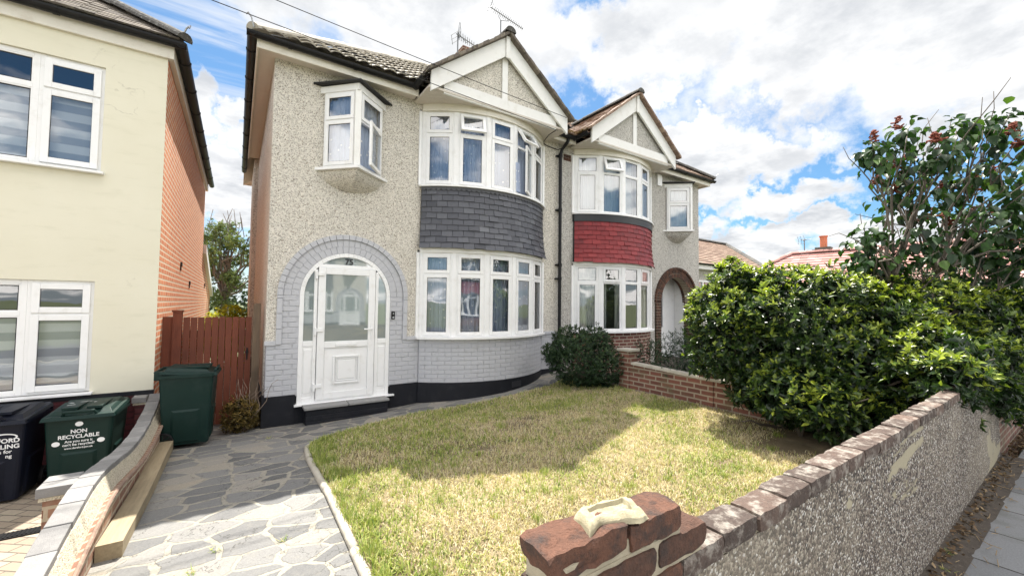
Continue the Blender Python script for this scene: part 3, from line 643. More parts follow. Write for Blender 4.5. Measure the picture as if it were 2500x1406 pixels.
def half_house(flip, base_label, name):
    """one semi with everything that is fixed to it; built left of the party wall, mirrored for the other"""
    H = thing(name, base_label, 'house', (2.7, 0.0, -0.4) if not flip else (2*W-2.7, 0.0, -0.2))
    F_ = lambda: FL(flip)
    peb = M['pebble'] if not flip else M['pebble_far']
    BB = 0.75 if not flip else 0.62
    C0, CZ, RO = 1.10, 1.464, 0.965           # door arch
    def P2(mb, pts, y=0.0, th=0.22): mb.prism([(x, y, z) for x, z in pts], (0, th, 0))
    # ---- pebbledashed walls
    mb = F_()
    arcL = [(C0+RO*math.cos(a), CZ+RO*math.sin(a)) for a in np.linspace(math.pi, math.pi/2, 16)]
    arcR = [(C0+RO*math.cos(a), CZ+RO*math.sin(a)) for a in np.linspace(math.pi/2, 0, 16)]
    zb = BB if not flip else -0.3
    P2(mb, [(0, zb), (C0-RO, zb)]+arcL+[(C0, 5.02), (0, 5.02)]); P2(mb, arcR+[(C0+RO, zb), (2.24, zb), (2.24, 5.02), (C0, 5.02)])
    P2(mb, [(5.02, zb), (W, zb), (W, 5.02), (5.02, 5.02)]); P2(mb, [(2.24, 2.30), (5.02, 2.30), (5.02, 3.43), (2.24, 3.43)]); P2(mb, [(2.24, 4.80), (5.02, 4.80), (5.02, 5.02), (2.24, 5.02)])
    mb.box(0, 0.24, 0.22, 9.0, -0.9, 5.02); mb.box(0.24, W-0.003, 8.8, 9.0, -0.9, 5.02)
    mb.box(-0.09, 0, 5.2, 7.4, -0.9, 5.0)
    mb.build('wall', peb, H)
    # inner shell so that rooms are dark behind the glass
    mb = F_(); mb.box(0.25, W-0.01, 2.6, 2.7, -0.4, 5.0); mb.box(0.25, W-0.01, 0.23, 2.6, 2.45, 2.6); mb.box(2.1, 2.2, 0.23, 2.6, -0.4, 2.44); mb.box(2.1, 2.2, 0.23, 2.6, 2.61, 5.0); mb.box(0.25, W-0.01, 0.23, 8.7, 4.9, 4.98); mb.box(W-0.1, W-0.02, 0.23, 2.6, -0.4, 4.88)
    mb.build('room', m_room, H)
    # ---- brick base and arch
    if not flip:
        mb = F_(); P2(mb, [(0.012, -0.02), (0.424, -0.02), (0.424, BB), (0.012, BB)], 0.004, 0.2); P2(mb, [(1.778, -0.02), (2.30, -0.02), (2.30, BB), (1.778, BB)], 0.004, 0.2)
        for xa, xb in ((C0-RO, 0.424), (1.778, C0+RO)): P2(mb, [(xa, BB), (xb, BB), (xb, CZ), (xa, CZ)], 0.004, 0.2)
        ring = [(C0+RO*math.cos(a), CZ+RO*math.sin(a)) for a in np.linspace(0, math.pi, 33)]+[(C0+0.678*math.cos(a), CZ+0.678*math.sin(a)) for a in np.linspace(math.pi, 0, 33)]
        P2(mb, ring, 0.004, 0.2)
        arc_wall(mb, -0.02, 0.75, -0.006); mb.box(5.0, W, 0.004, 0.2, -0.02, BB)
        def bricks(x0, x1, z0, z1, off=0):
            nrow = int(round((z1-z0)/0.0757)); h = (z1-z0)/nrow
            for r in range(nrow):
                x = x0-(0.1125 if (r+off) % 2 else 0)
                while x < x1-0.02:
                    a, b = max(x, x0), min(x+0.213, x1); j = random.uniform(-.0025, .0025)
                    if b-a > 0.04: mb.box(a+j+.003, b+j-.003, -0.004-random.uniform(0, .0035), 0.004, z0+r*h+0.005+j, z0+(r+1)*h-0.004+random.uniform(-.002, .002))
                    x += 0.225
        bricks(0.012, 0.424, 0.0, BB); bricks(1.778, 2.285, 0.0, BB, 1); bricks(0.175, 0.424, BB, CZ); bricks(1.778, 2.005, BB, CZ); bricks(5.02, W-.02, 0, BB)
        for r0, r1, n in ((0.682, 0.787, 26), (0.793, 0.893, 30)):   # two rings of headers
            for k in range(n):
                a0, a1 = math.pi*k/n+0.006, math.pi*(k+1)/n-0.006; yf = -0.004-random.uniform(0, .004)
                q = [(C0+r0*math.cos(a0), CZ+r0*math.sin(a0)), (C0+r1*math.cos(a0), CZ+r1*math.sin(a0)), (C0+r1*math.cos(a1), CZ+r1*math.sin(a1)), (C0+r0*math.cos(a1), CZ+r0*math.sin(a1))]
                mb.prism([(x, yf, z) for x, z in q], (0, 0.008-yf, 0))
        nrow = 10; h = 0.075
        for r in range(nrow):                                         # courses round the bay
            n = 13; ed = [-1.0]+[-1+2*(k+(0.5 if r % 2 else 0.02))/n for k in range(n+1) if -0.97 < -1+2*(k+(0.5 if r % 2 else 0.02))/n < 0.97]+[1.0]
            for a, b in zip(ed[:-1], ed[1:]):
                e = 0.0028; o1 = 0.004+random.uniform(0, .004); j = random.uniform(-.003, .003)
                m2 = (a+b)/2; z0_, z1_ = r*h+0.005+j, (r+1)*h-0.005+random.uniform(-.002, .002)
                for s0, s1 in ((a+e, m2), (m2, b-e)):
                    q = [arc(s0, o1), arc(s1, o1), arc(s1, -0.01), arc(s0, -0.01)]; mb.hexa([(*k, z0_) for k in q]+[(*k, z1_) for k in q])
        mb.build('brick_base', M['paintbrick'], H, bevel=0.004, label='grey painted brickwork round the door and under the bay')
        mb = F_()                                                     # projecting drip course with its returns
        n = 30
        for k in range(n):
            a0, a1 = math.pi*k/n+0.004, math.pi*(k+1)/n-0.004; yf = -0.028-random.uniform(0, .004); r0, r1 = 0.899, 0.972
            q = [(C0+r0*math.cos(a0), CZ+r0*math.sin(a0)), (C0+r1*math.cos(a0), CZ+r1*math.sin(a0)), (C0+r1*math.cos(a1), CZ+r1*math.sin(a1)), (C0+r0*math.cos(a1), CZ+r0*math.sin(a1))]
            mb.prism([(x, yf, z) for x, z in q], (0, 0.03-yf, 0))
        for xa, xb in ((C0-0.972, C0-0.899), (C0+0.899, C0+0.972)):
            z = 0.745
            while z < CZ-0.02: mb.box(xa, xb, -0.03-random.uniform(0, .003), 0.02, z+.002, min(z+0.225, CZ)-0.004); z += 0.225
        mb.box(-0.012, C0-0.972, -0.03, 0.02, 0.735, 0.80); mb.box(C0+0.973, 2.235, -0.03, 0.02, 0.735, 0.80)
        m5 = F_(); m5.box(5.06, W-.06, -0.03, 0.02, 0.735, 0.80); m5.build('drip_course', M['paintbrick'], H, bevel=0.005)
        mb.build('drip_course', M['paintbrick'], H, bevel=0.005)
        mb = F_()
        mb.box(-0.02, 0.40, -0.022, 0.2, -0.75, 0.0); mb.box(0.40, 1.80, -0.010, 0.2, -0.75, -0.17); mb.box(1.80, 2.32, -0.022, 0.2, -0.75, 0.0); mb.box(5.0, W, -0.022, 0.2, -0.75, 0.0)
        mb.box(-0.022, 0.0, -0.021, 9.0, -1.0, -0.004)
        arc_wall(mb, -0.75, 0.0, 0.022); arc_slab(mb, -0.004, 0.0, 0.022)
        mb.build('plinth', M['navy'], H, label='black painted plinth')
    else:
        mb = F_(); arc_wall(mb, -0.3, 0.75, 0.0); mb.build('brick_base', M['darkbrick'], H, label='dark red brickwork under the bay')
        mb = F_()
        for r0, r1, n, yf0 in ((0.70, 0.80, 34, -0.02), (0.81, 0.91, 38, -0.02), (0.915, 0.975, 40, -0.05)):
            for k in range(n):
                a0, a1 = math.pi*k/n+0.008, math.pi*(k+1)/n-0.008
                q = [(C0+r0*math.cos(a0), CZ+r0*math.sin(a0)), (C0+r1*math.cos(a0), CZ+r1*math.sin(a0)), (C0+r1*math.cos(a1), CZ+r1*math.sin(a1)), (C0+r0*math.cos(a1), CZ+r0*math.sin(a1))]
                mb.prism([(x, yf0, z) for x, z in q], (0, 0.3, 0), tint=random.uniform(.1, .9))
        for xa, xb in ((C0-0.91, C0-0.70), (C0+0.70, C0+0.91)):
            z = -0.3; r = 0
            while z < CZ-0.01:
                m2 = xa+(xb-xa)*(0.35 if r % 2 else 0.65)
                mb.box(xa, m2-.005, -0.02, 0.24, z, z+0.064, tint=random.uniform(.1, .9)); mb.box(m2+.005, xb, -0.02, 0.24, z, z+0.064, tint=random.uniform(.1, .9)); z += 0.0757; r += 1
        mb.build('brick_arch', M['pierbrick'], H, bevel=0.004, label='dark red brick arch of the porch')
        mb = F_(); ring = [(C0+0.97*math.cos(a), CZ+0.97*math.sin(a)) for a in np.linspace(0, math.pi, 33)]+[(C0+0.70*math.cos(a), CZ+0.70*math.sin(a)) for a in np.linspace(math.pi, 0, 33)]
        mb.prism([(x, -0.006, z) for x, z in ring], (0, 0.2, 0)); mb.box(C0-.91, C0-.705, -.006, .2, -.3, CZ); mb.box(C0+.705, C0+.91, -.006, .2, -.3, CZ)
        mb.build('arch_mortar', M['mortar'], H)
        # open porch: white side walls, inner frame with glass, blue door edge
        mb = F_(); mb.box(0.30, 0.40, 0.23, 1.2, -0.3, 2.35); mb.box(1.80, 1.90, 0.23, 1.2, -0.3, 2.35); mb.box(0.40, 1.80, 0.23, 1.2, 2.2, 2.3)
        mb.build('porch_wall', M['whitewood'], H)
        mb = F_(); mb.box(0.40, 0.95, 0.55, 0.62, -0.1, 2.3); mb.box(1.25, 1.35, 0.55, 0.62, -0.1, 2.3); mb.box(0.95, 1.25, 0.55, 0.62, -0.1, 0.75); mb.box(0.95, 1.25, 0.55, 0.62, 2.0, 2.3)
        fr = mb.build('porch_frame', M['upvc'], H, bevel=0.004)
        mb = F_(); mb.face([(0.95, 0.58, 0.75), (1.25, 0.58, 0.75), (1.25, 0.58, 2.0), (0.95, 0.58, 2.0)]); mb.build('pane', M['glass'], fr)
        mb = F_(); mb.box(1.36, 1.80, 0.5, 0.56, -0.1, 2.15); mb.build('front_door', m_plain('blue_door_paint', (0.02, 0.035, 0.13), 0.35), H, bevel=0.004, label='dark blue front door inside the porch')
    # ---- bay: sills, head, hanging tiles
    mb = F_(); arc_slab(mb, 0.75, 0.785, 0.095); mb.build('window_sill', M['upvc'], H, bevel=0.006)
    mb = F_(); arc_slab(mb, 3.41, 3.443, 0.085); mb.build('window_sill', M['upvc'], H, bevel=0.006)
    mb = F_(); arc_slab(mb, 2.255, 2.335, 0.02); mb.build('bay_head', M['whitewood'], H, bevel=0.004)
    mb = F_(); arc_slab(mb, 4.765, 4.785, 0.035); arc_slab(mb, 4.785, 4.95, 0.02); mb.build('bay_head', M['cream_board'], H, bevel=0.004)
    mb = F_(); arc_wall(mb, 2.335, 3.41, 0.03, 0.0); mb.build('bay_backing', M['dark'], H)
    mb = F_(); fl = lambda s: 0.012+0.075*max(0, 1-s*1.6)**2
    if not flip:
        hang_tiles(mb, 2.325, 3.375, 10, 0.178, fl)
        mb.build('tile_hanging', M['slate'], H, label='rows of dark grey hanging tiles on the bay')
        mb = F_()                                                    # scalloped lead strip under the upper sill
        n = 34
        for k in range(n):
            a, b = -1+2*k/n, -1+2*(k+1)/n
            pts = [arc(a+(b-a)*j/6, 0.046) for j in range(7)]; zz = [3.375-0.035*math.sin(math.pi*j/6) for j in range(7)]
            mb.face([(*p, z) for p, z in zip(pts, zz)]+[(*pts[-1], 3.41), (*pts[0], 3.41)])
        mb.build('lead_flashing', m_plain('lead_sheet', (0.07, 0.072, 0.08), 0.5, 0.15, 8), H)
    else:
        hang_tiles(mb, 2.325, 3.26, 9, 0.19, fl)
        mb.build('tile_hanging', M['redtile'], H, label='rows of dark red painted hanging tiles on the bay')
        mb = F_(); arc_wall(mb, 3.25, 3.41, 0.045, 0.06); mb.build('lead_flashing', m_plain('black_flashing', (0.018, 0.02, 0.026), 0.4, 0.2, 8), H, label='black band under the upper sill')
    vs = [arc(-1+2*k/5, 0.0) for k in range(6)]
    for lvl in ('low', 'up'):
        z0, z1, zt = (0.785, 2.26, 1.885) if lvl == 'low' else (3.443, 4.768, 4.375)
        for i in range(5):
            F = Facet(vs[i], vs[i+1]); kw = {}; top = bot = 'sash'
            if not flip and lvl == 'up':
                if i == 1: kw = {'top': lambda a, b, c, d: hinge('top', d, R(20))}
                if i == 3: kw = {'top': lambda a, b, c, d: hinge('top', d, R(32)), 'bot': lambda a, b, c, d: hinge('u', b, R(24))}
            if flip:
                if lvl == 'up':
                    top, bot = {4: ('fix', 'sash'), 3: ('sash', 'fix'), 2: ('fix', 'fix'), 1: ('sash', 'sash'), 0: ('fix', 'fix')}[i]
                    if i == 3: kw = {'top': lambda a, b, c, d: hinge('top', d, R(22))}
                else: top, bot = {4: ('fix', 'sash'), 3: ('sash', 'fix'), 2: ('fix', 'fix'), 1: ('sash', 'fix'), 0: ('fix', 'fix')}[i]
            window(H, F, z0, z1, zt, top, bot, flip, opens=kw, name='bay_window')
        mb = F_()
        for i in range(6):
            p = Vector((*vs[i], 0)); a = math.pi*0; n = Vector((math.sin((-1+2*i/5)*BT), -math.cos((-1+2*i/5)*BT), 0)); t = Vector((-n.y, n.x, 0))
            q = [p+t*0.037+n*0.004, p-t*0.037+n*0.004, p-t*0.034-n*0.055, p+t*0.034-n*0.055]
            mb.hexa([(k.x, k.y, z0) for k in q]+[(k.x, k.y, z1) for k in q])
        mb.build('bay_post', M['upvc'], H, bevel=0.006)
        for xa, xb in ((2.222, 2.268), (4.995, 5.041)):
            mb = F_(); mb.box(xa, xb, -0.036, 0.03, z0, z1); mb.build('bay_jamb', M['upvc'], H, bevel=0.004)
    # curtains
    def curtain(z0, z1, t0, t1, off, wav, amp, m, label, nm='curtain'):
        mb = F_(); n = int((t1-t0)*BLEN/2/0.014); P = []
        for k in range(n+1):
            t = t0+(t1-t0)*k/n; s = t*BLEN/2; a = amp*(math.sin(s*wav)+0.5*math.sin(s*wav*2.3+1)); P.append((arc(t, off+a), s))
        for k in range(n):
            (p, s0), (q, s1) = P[k], P[k+1]
            mb.face([(*p, z0), (*q, z0), (*q, z1), (*p, z1)], uv=[(s0, z0), (s1, z0), (s1, z1), (s0, z1)])
        mb.build(nm, m, H, smooth=True, label=label)
    if not flip:
        curtain(0.80, 2.24, -0.96, 0.96, -0.17, 62, 0.016, M['net'], 'blue white dotted net curtain'); curtain(3.46, 4.75, -0.96, 0.96, -0.17, 60, 0.016, M['net'], 'blue white dotted net curtain')
        mb = F_(); Fc = Facet(vs[3], vs[4])                           # curtain end drawn out through the open casement
        n = 18
        for k in range(n):
            f = lambda t, z: Fc.w(0.02+0.11*t+0.012*math.sin(z*9), z, 0.03+0.02*math.sin(t*14)-0.05*abs(t-0.5)*(1-(4.05-z)))
            a, b = k/n, (k+1)/n
            mb.face([f(a, 3.5), f(b, 3.5), f(b, 4.05), f(a, 4.05)]); 
        mb.build('curtain', M['net'], H, smooth=True, label='end of net curtain hanging out of the open casement')
    else:
        curtain(3.46, 4.75, -0.95, 0.95, -0.16, 52, 0.010, M['vblind'], 'pale blue vertical blind', 'vertical_blind')
        curtain(0.80, 2.24, 0.45, 0.96, -0.16, 60, 0.018, M['netw'], 'cream curtain'); curtain(0.80, 2.24, 0.10, 0.26, -0.18, 60, 0.02, M['netw'], 'cream curtain'); curtain(0.80, 2.24, -0.95, -0.48, -0.16, 60, 0.018, M['netw'], 'cream curtain')
    # ---- oriel window on the corner room
    A_, B_, AP = (0.655, -0.01), (1.60, -0.01), (1.085, -0.46)
    for a, b, side in ((A_, AP, 'l'), (AP, B_, 'r')):
        F = Facet(a, b); kw = {}
        if not flip and side == 'r': kw = {'bot': lambda a, b, c, d: hinge('u', b, R(17))}
        window(H, F, 3.43, 4.60, 4.16, 'sash', 'sash', flip, opens=kw, name='oriel_window')
    def tri(o): return [(A_[0]-o, 0.0), (AP[0], AP[1]-o*0.9), (B_[0]+o, 0.0)]
    mb = F_(); mb.prism([(x, y, 3.39) for x, y in tri(0.085)], (0, 0, 0.04)); mb.build('oriel_sill', M['upvc'], H, bevel=0.005)
    mb = F_(); mb.prism([(x, y, 4.60) for x, y in tri(0.03)], (0, 0, 0.10)); p = [AP[0], AP[1]]; mb.box(AP[0]-.045, AP[0]+.045, AP[1]-.004, AP[1]+.075, 3.43, 4.60); mb.build('oriel_head', M['whitewood'], H, bevel=0.005)
    mb = F_(); T = tri(0.10); t2 = [(A_[0]-0.10, 0, 4.712), (AP[0], AP[1]-0.10, 4.705), (B_[0]+0.10, 0, 4.712)]
    mb.prism(t2, (0, 0, 0.025)); mb.tube([(T[0][0]-.03, -0.01, 4.725), (AP[0], AP[1]-.10, 4.718), (T[2][0]+.03, -0.01, 4.725)], 0.016, 6); mb.build('oriel_roof', m_plain('mineral_felt', (0.02, 0.02, 0.021), 0.8, 0.3, 30, 0.6), H)
    mb = F_(); top = [(x, y, 3.39) for x, y in tri(0.0)]; bt = (1.10, 0.0, 3.02)
    n = 8
    for k in range(n):                                               # rounded corbel under the oriel
        s0, s1 = k/n, (k+1)/n
        f = lambda s: [Vector((1.10+(p[0]-1.10)*math.sqrt(max(0, 1-s*s*0.98)), p[1]*math.cos(s*math.pi/2)**0.9 if s < 1 else 0, 3.39-0.27*s)) for p in top]
        a, b = f(s0), f(s1); mb.face([a[0], b[0], b[1], a[1]]); mb.face([a[1], b[1], b[2], a[2]])
    mb.build('oriel_corbel', peb, H, smooth=True)
    mb = F_()
    for (xa, ya), (xb, yb) in (((0.70, 0.04), (1.085, -0.36)), ((1.085, -0.36), (1.55, 0.04))):
        n = 30
        for k in range(n):
            f = lambda s: (xa+(xb-xa)*s, ya+(yb-ya)*s+0.014*math.sin(s*38)); p, q = f(k/n), f((k+1)/n); u0 = k/n*.6; u1 = (k+1)/n*.6
            mb.face([(*p, 3.45), (*q, 3.45), (*q, 4.58), (*p, 4.58)], uv=[(u0, 3.45), (u1, 3.45), (u1, 4.58), (u0, 4.58)])
    mb.build('curtain', M['net'] if not flip else M['vblind'], H, smooth=True)
    # ---- gable over the bay
    GC, GH, GY = 3.62, 1.47, -0.70; gs = 0.765; ZF = 5.155; ZA = ZF+GH*gs
    mb = F_(); mb.prism([(GC-1.42, -0.60, 4.95), (GC+1.42, -0.60, 4.95), (GC, -0.60, 4.95+1.42*gs+.02)], (0, 0.05, 0)); mb.build('gable_panel', peb, H)
    for s in (-1, 1):
        mb = F_(); bw = 0.335
        ring = [(GC+s*0.0, ZA), (GC+s*GH, ZF), (GC+s*GH, ZF-bw), (GC+s*0.0, ZA-bw-0.02)]
        mb.prism([(x, GY, z) for x, z in ring], (0, 0.045, 0)); mb.build('bargeboard', M['whitewood'], H, bevel=0.005)
    mb = F_(); mb.box(GC-0.045, GC+0.045, GY-0.03, GY, ZA-0.42, ZA-0.01); mb.build('gable_finial', M['whitewood'], H, bevel=0.01)
    mb = F_(); mb.box(GC-0.06, GC+0.06, -0.63, -0.603, 5.12, ZA-0.3); mb.build('gable_post', M['whitewood'], H, bevel=0.004)
    mb = F_(); mb.box(GC-1.22, GC+1.22, -0.645, -0.60, 4.87, 5.12); mb.build('gable_beam', M['whitewood'], H, bevel=0.006)
    mb = F_(); k = 9
    for j in range(k):
        ya, yb = -0.66+0.66*j/k, -0.66+0.66*(j+1)/k-0.006; mb.box(GC-GH-0.02, GC+GH+0.02, ya, yb, 4.895, 4.91)
    mb.box(GC-GH-0.02, GC+GH+0.02, -0.66, 0.0, 4.912, 4.93); mb.build('gable_soffit', M['soffit'], H)
    mb = F_(); rt = M['roofdark'] if not flip else M['roofbrown']
    for s in (-1, 1):
        ex = 0.10; O = (GC+s*(GH+ex), -0.80, ZF-ex*gs+0.03)
        L = 3.1
        vf = lambda w: (0.0, min(L, 0.50+1.1*w+0.0)) if True else None
        roof_tiles(mb, O, (0, 1, 0), (-s, 0, 0), gs, GH+ex, lambda w: (0.0, 0.55+1.08*w), 0.12, 0.165, 0.0, 0.016, 1, True)
    # thickness of the verge
    for s in (-1, 1):
        a = Vector((GC+s*(GH+0.10), -0.80, ZF-0.10*gs+0.01)); b = Vector((GC, -0.80, ZA+0.01)); n = 14
        for q in range(n):
            p0, p1 = a+(b-a)*(q/n), a+(b-a)*((q+1)/n-0.004); dz = random.uniform(-.008, .012)
            mb.hexa([p0, p1, p1+Vector((0, 0.14, 0)), p0+Vector((0, 0.14, 0)), p0+Vector((0, 0, .055+dz)), p1+Vector((0, 0, .055+dz)), p1+Vector((0, .14, .055+dz)), p0+Vector((0, .14, .055+dz))], tint=random.uniform(.2, 1))
    go = mb.build('gable_roof', rt, H)
    mb = F_(); ridge_tiles(mb, (GC, -0.82, ZA+0.06), (GC, 1.75, ZA+0.06), 0.11, 0.33); mb.build('ridge_tile', M['hipmoss'] if not flip else M['hipmoss'], go)
    # ---- main roof
    SL, EY, EZ, EX = 0.70, -0.33, 5.07, -0.30; RUN = 4.5
    mb = F_()
    if not flip: roof_tiles(mb, (EX, EY, EZ), (1, 0, 0), (0, 1, 0), SL, RUN, lambda w: (w, W-EX-0.002), 0.31, 0.20, 0.032, 0.05, 5)
    else: roof_tiles(mb, (EX, EY, EZ), (1, 0, 0), (0, 1, 0), SL, RUN, lambda w: (w, W-EX-0.002), 0.31, 0.165, 0.0, 0.02, 1, True)
    RT = (EX+RUN, EY+RUN, EZ+SL*RUN)
    mb.face([(EX, EY, EZ-.02), (W, EY, EZ-.02), (W, RT[1], RT[2]-.02), (RT[0], RT[1], RT[2]-.02)], tint=.2)
    mb.face([(EX, EY+2*RUN, EZ-.02), (EX, EY, EZ-.02), (RT[0], RT[1], RT[2]-.02)], tint=.4); mb.face([(W, EY+2*RUN, EZ), (EX, EY+2*RUN, EZ), RT, (W, RT[1], RT[2])], tint=.4)
    ro = mb.build('roof', M['rooflight'] if not flip else M['roofbrown'], H)
    mb = F_(); ridge_tiles(mb, (EX, EY, EZ+0.04), (RT[0], RT[1], RT[2]+0.05), 0.10, 0.42); mb.build('hip_tile', M['hip'] if not flip else M['hipmoss'], ro)
    mb = F_(); ridge_tiles(mb, (RT[0], RT[1], RT[2]+.05), (W, RT[1], RT[2]+.05), 0.125, 0.42); mb.build('ridge_tile', M['hip'], ro)
    mb = F_(); mb.tube([(EX+.02, EY-.03, EZ+.02), (EX-.01, EY-.06, EZ+0.13), (EX-.05, EY-.08, EZ+.17), (EX-.07, EY-.06, EZ+.15)], 0.011, 6); mb.build('hip_iron', M['metal'], ro)
    # ---- eaves
    for q in ((-0.21, GC-GH-0.03, -0.235, -0.21), (-0.235, -0.21, -0.235, 5.15), (GC+GH+0.03, W-.003, -0.235, -0.21)):
        mb = F_(); mb.box(*q, 4.90, 5.055); mb.build('fascia', M['cream_board'], H, bevel=0.004)
    for q in ((-0.21, GC-GH-.03, -0.21, 0.0), (-0.21, 0.0, 0.0, 5.15), (GC+GH+.03, W-.003, -0.21, 0.0)):
        mb = F_(); mb.box(*q, 4.945, 4.955); mb.build('soffit', M['soffit'], H)
    for p, q in (((-0.36, -0.295, 5.055), (GC-GH-0.06, -0.295, 5.045)), ((-0.295, -0.36, 5.055), (-0.295, 6.9, 5.045)), ((GC+GH+.05, -0.295, 5.03), (W, -0.295, 5.02)), ((GC-GH-0.10, -0.24, 5.05), (GC-GH-0.10, -0.66, 5.06)), ((GC+GH+0.10, -0.24, 5.03), (GC+GH+0.10, -0.70, 5.04))):
        mb = F_(); gutter(mb, p, q); mb.build('gutter', M['black'], H)
    return H
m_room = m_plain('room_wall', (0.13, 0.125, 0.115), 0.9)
HA = half_house(False, 'nearer pebbledashed semi with white arched door, grey tile-hung bay and white gable', 'semi_detached_house')
HB = half_house(True, 'further semi with dark red tile-hung bay and red brick porch arch beyond the black downpipe', 'semi_detached_house')
for o in (HA, HB): o['group'] = 'pair of semi-detached houses'

# shared chimney and fittings of the nearer house
mb = MB(); mb.box(W-0.55, W+0.55, 3.6, 4.4, 7.3, 8.75); mb.box(W-0.6, W+0.6, 3.55, 4.45, 8.75, 8.85)
ch = mb.build('chimney', M['redbrick'], HA)
mb = MB()
mb.tube([(W, -0.085, -0.3), (W, -0.085, 4.66), (W+.02, -0.12, 4.78), (W+.05, -0.26, 4.90), (W+.06, -0.29, 5.0)], 0.036, 12)
for z in (0.6, 1.9, 2.2, 3.4, 4.6): mb.tube([(W, -0.085, z), (W, -0.085, z+0.07)], 0.046, 12); mb.box(W-0.075, W+0.075, -0.06, -0.0, z+.02, z+.05)
mb.build('downpipe', M['black'], HA, smooth=False, label='black downpipe between the two houses')
# front door set
mb = MB(); C0, CZ, RI = 1.10, 1.464, 0.678
YD = 0.02
out = [(C0-RI, -0.145), (C0+RI, -0.145)]+[(C0+RI*math.cos(a), CZ+RI*math.sin(a)) for a in np.linspace(0, math.pi, 33)]
def ring_band(mb, r0, r1, a0, a1, y0, y1, n=30):
    for k in range(n):
        b0, b1 = a0+(a1-a0)*k/n, a0+(a1-a0)*(k+1)/n
        q = [(C0+r*math.cos(b), CZ+r*math.sin(b)) for r, b in ((r0, b0), (r1, b0), (r1, b1), (r0, b1))]
        mb.hexa([(q[0][0], y0, q[0][1]), (q[1][0], y0, q[1][1]), (q[1][0], y1, q[1][1]), (q[0][0], y1, q[0][1]), (q[3][0], y0, q[3][1]), (q[2][0], y0, q[2][1]), (q[2][0], y1, q[2][1]), (q[3][0], y1, q[3][1])])
ring_band(mb, 0.617, RI, 0, math.pi, -0.006, 0.09)
for s in (-1, 1):
    x0, x1 = sorted((C0+s*0.617, C0+s*RI)); mb.box(x0, x1, -0.006, 0.09, -0.145, CZ)
    x0, x1 = sorted((C0+s*0.435, C0+s*0.482)); mb.box(x0, x1, -0.004, 0.09, -0.145, CZ+0.405)
    xa, xb = sorted((C0+s*0.482, C0+s*0.617)); mb.box(xa, xb, -0.004, 0.07, 0.70, 0.78); mb.box(xa, xb, 0.008, 0.06, -0.145, 0.70)
    mb.box(xa+.0, xb-.0, -0.004, 0.05, -0.145, -0.06); mb.box(xa+.018, xb-.018, 0.0, 0.05, 0.0, 0.655)
mb.box(C0-0.435, C0+0.435, -0.005, 0.09, 1.903, 1.955)
mb.box(0.385, 1.862, -0.075, 0.1, -0.17, -0.143)
mb.box(C0-0.435, C0+0.435, 0.0, 0.09, -0.145, -0.11)
DF = mb.build('door_frame', M['upvc'], HA, bevel=0.005, label='white arched door frame with side lights and fan light')
mb = MB()
for s in (-1, 1):
    xa, xb = C0+s*0.48, C0+s*0.622; zz = lambda x: CZ+math.sqrt(max(0, 0.625**2-(x-C0)**2)); n = 10
    for k in range(n):
        p, q = xa+(xb-xa)*k/n, xa+(xb-xa)*(k+1)/n; f = [(p, 0.02, 0.78), (q, 0.02, 0.78), (q, 0.02, zz(q)), (p, 0.02, zz(p))]; mb.face(f if s > 0 else list(reversed(f)))
n = 24
for k in range(n):
    p, q = C0-0.38+0.76*k/n, C0-0.38+0.76*(k+1)/n; z = lambda x: max(1.95, CZ+math.sqrt(0.625**2-(x-C0)**2)); mb.face([(p, 0.02, 1.95), (q, 0.02, 1.95), (q, 0.02, z(q)), (p, 0.02, z(p))])
mb.build('side_light', M['frost'], DF)
def text(name, body, size, loc, matl, parent, rot=(R(90), 0, 0), align='CENTER', bold=0.0, local=False, shear=0.0, xs=1.0):
    cu = bpy.data.curves.new(name, 'FONT'); cu.body = body; cu.size = size; cu.align_x = align; cu.extrude = 0.0012; cu.offset = bold; cu.shear = shear
    t = bpy.data.objects.new(name, cu); COL.objects.link(t); bpy.context.view_layer.update()
    me = bpy.data.meshes.new_from_object(t.evaluated_get(bpy.context.evaluated_depsgraph_get())); COL.objects.unlink(t); bpy.data.objects.remove(t)
    me.materials.clear(); me.materials.append(matl); o = bpy.data.objects.new(name, me); COL.objects.link(o)
    b = BASE.get(parent.name, Vector((0, 0, 0))) if parent and not local else Vector((0, 0, 0))
    o.location = Vector(loc)-b; o.rotation_euler = rot; o.scale = (xs, 1, 1)
    if parent: o.parent = parent
    return o
text('house_number', '75', 0.128, (1.115, 0.006, 1.968), m_plain('grey_number', (0.035, 0.037, 0.04), 0.5, spec=0.2), DF, bold=0.004)
mb = MB(); dx0, dx1, dz0, dz1 = 0.672, 1.525, -0.108, 1.90
F = Facet((dx0, -0.028), (dx1, -0.028)); L = F.L; f0 = -0.05
F.box(mb, 0, 0.103, dz0, dz1, f0, 0); F.box(mb, L-0.103, L, dz0, dz1, f0, 0)
F.box(mb, 0.103, L-0.103, dz1-0.10, dz1, f0, 0); F.box(mb, 0.103, L-0.103, 0.665, 0.765, f0, 0); F.box(mb, 0.103, L-0.103, dz0, dz0+0.10, f0, 0)
F.box(mb, 0.103, L-0.103, dz0+0.10, 0.665, f0, -0.020)
F.rect(mb, 0.232, 0.635, 0.105, 0.54, 0.03, -0.018, 0.002); F.rect(mb, 0.275, 0.592, 0.148, 0.497, 0.012, -0.018, -0.004); F.box(mb, 0.305, 0.562, 0.178, 0.467, -0.019, -0.008)
DR = mb.build('front_door', M['upvc'], HA, bevel=0.006, label='white half-glazed front door')
mb = MB(); F.pane(mb, 0.10, L-0.10, 0.76, dz1-0.095, -0.014); mb.build('pane', M['frost'], DR)
mb = MB(); F.box(mb, 0.265, 0.575, 0.685, 0.735, 0, 0.012); mb.build('letter_plate', M['upvc'], DR, bevel=0.006)
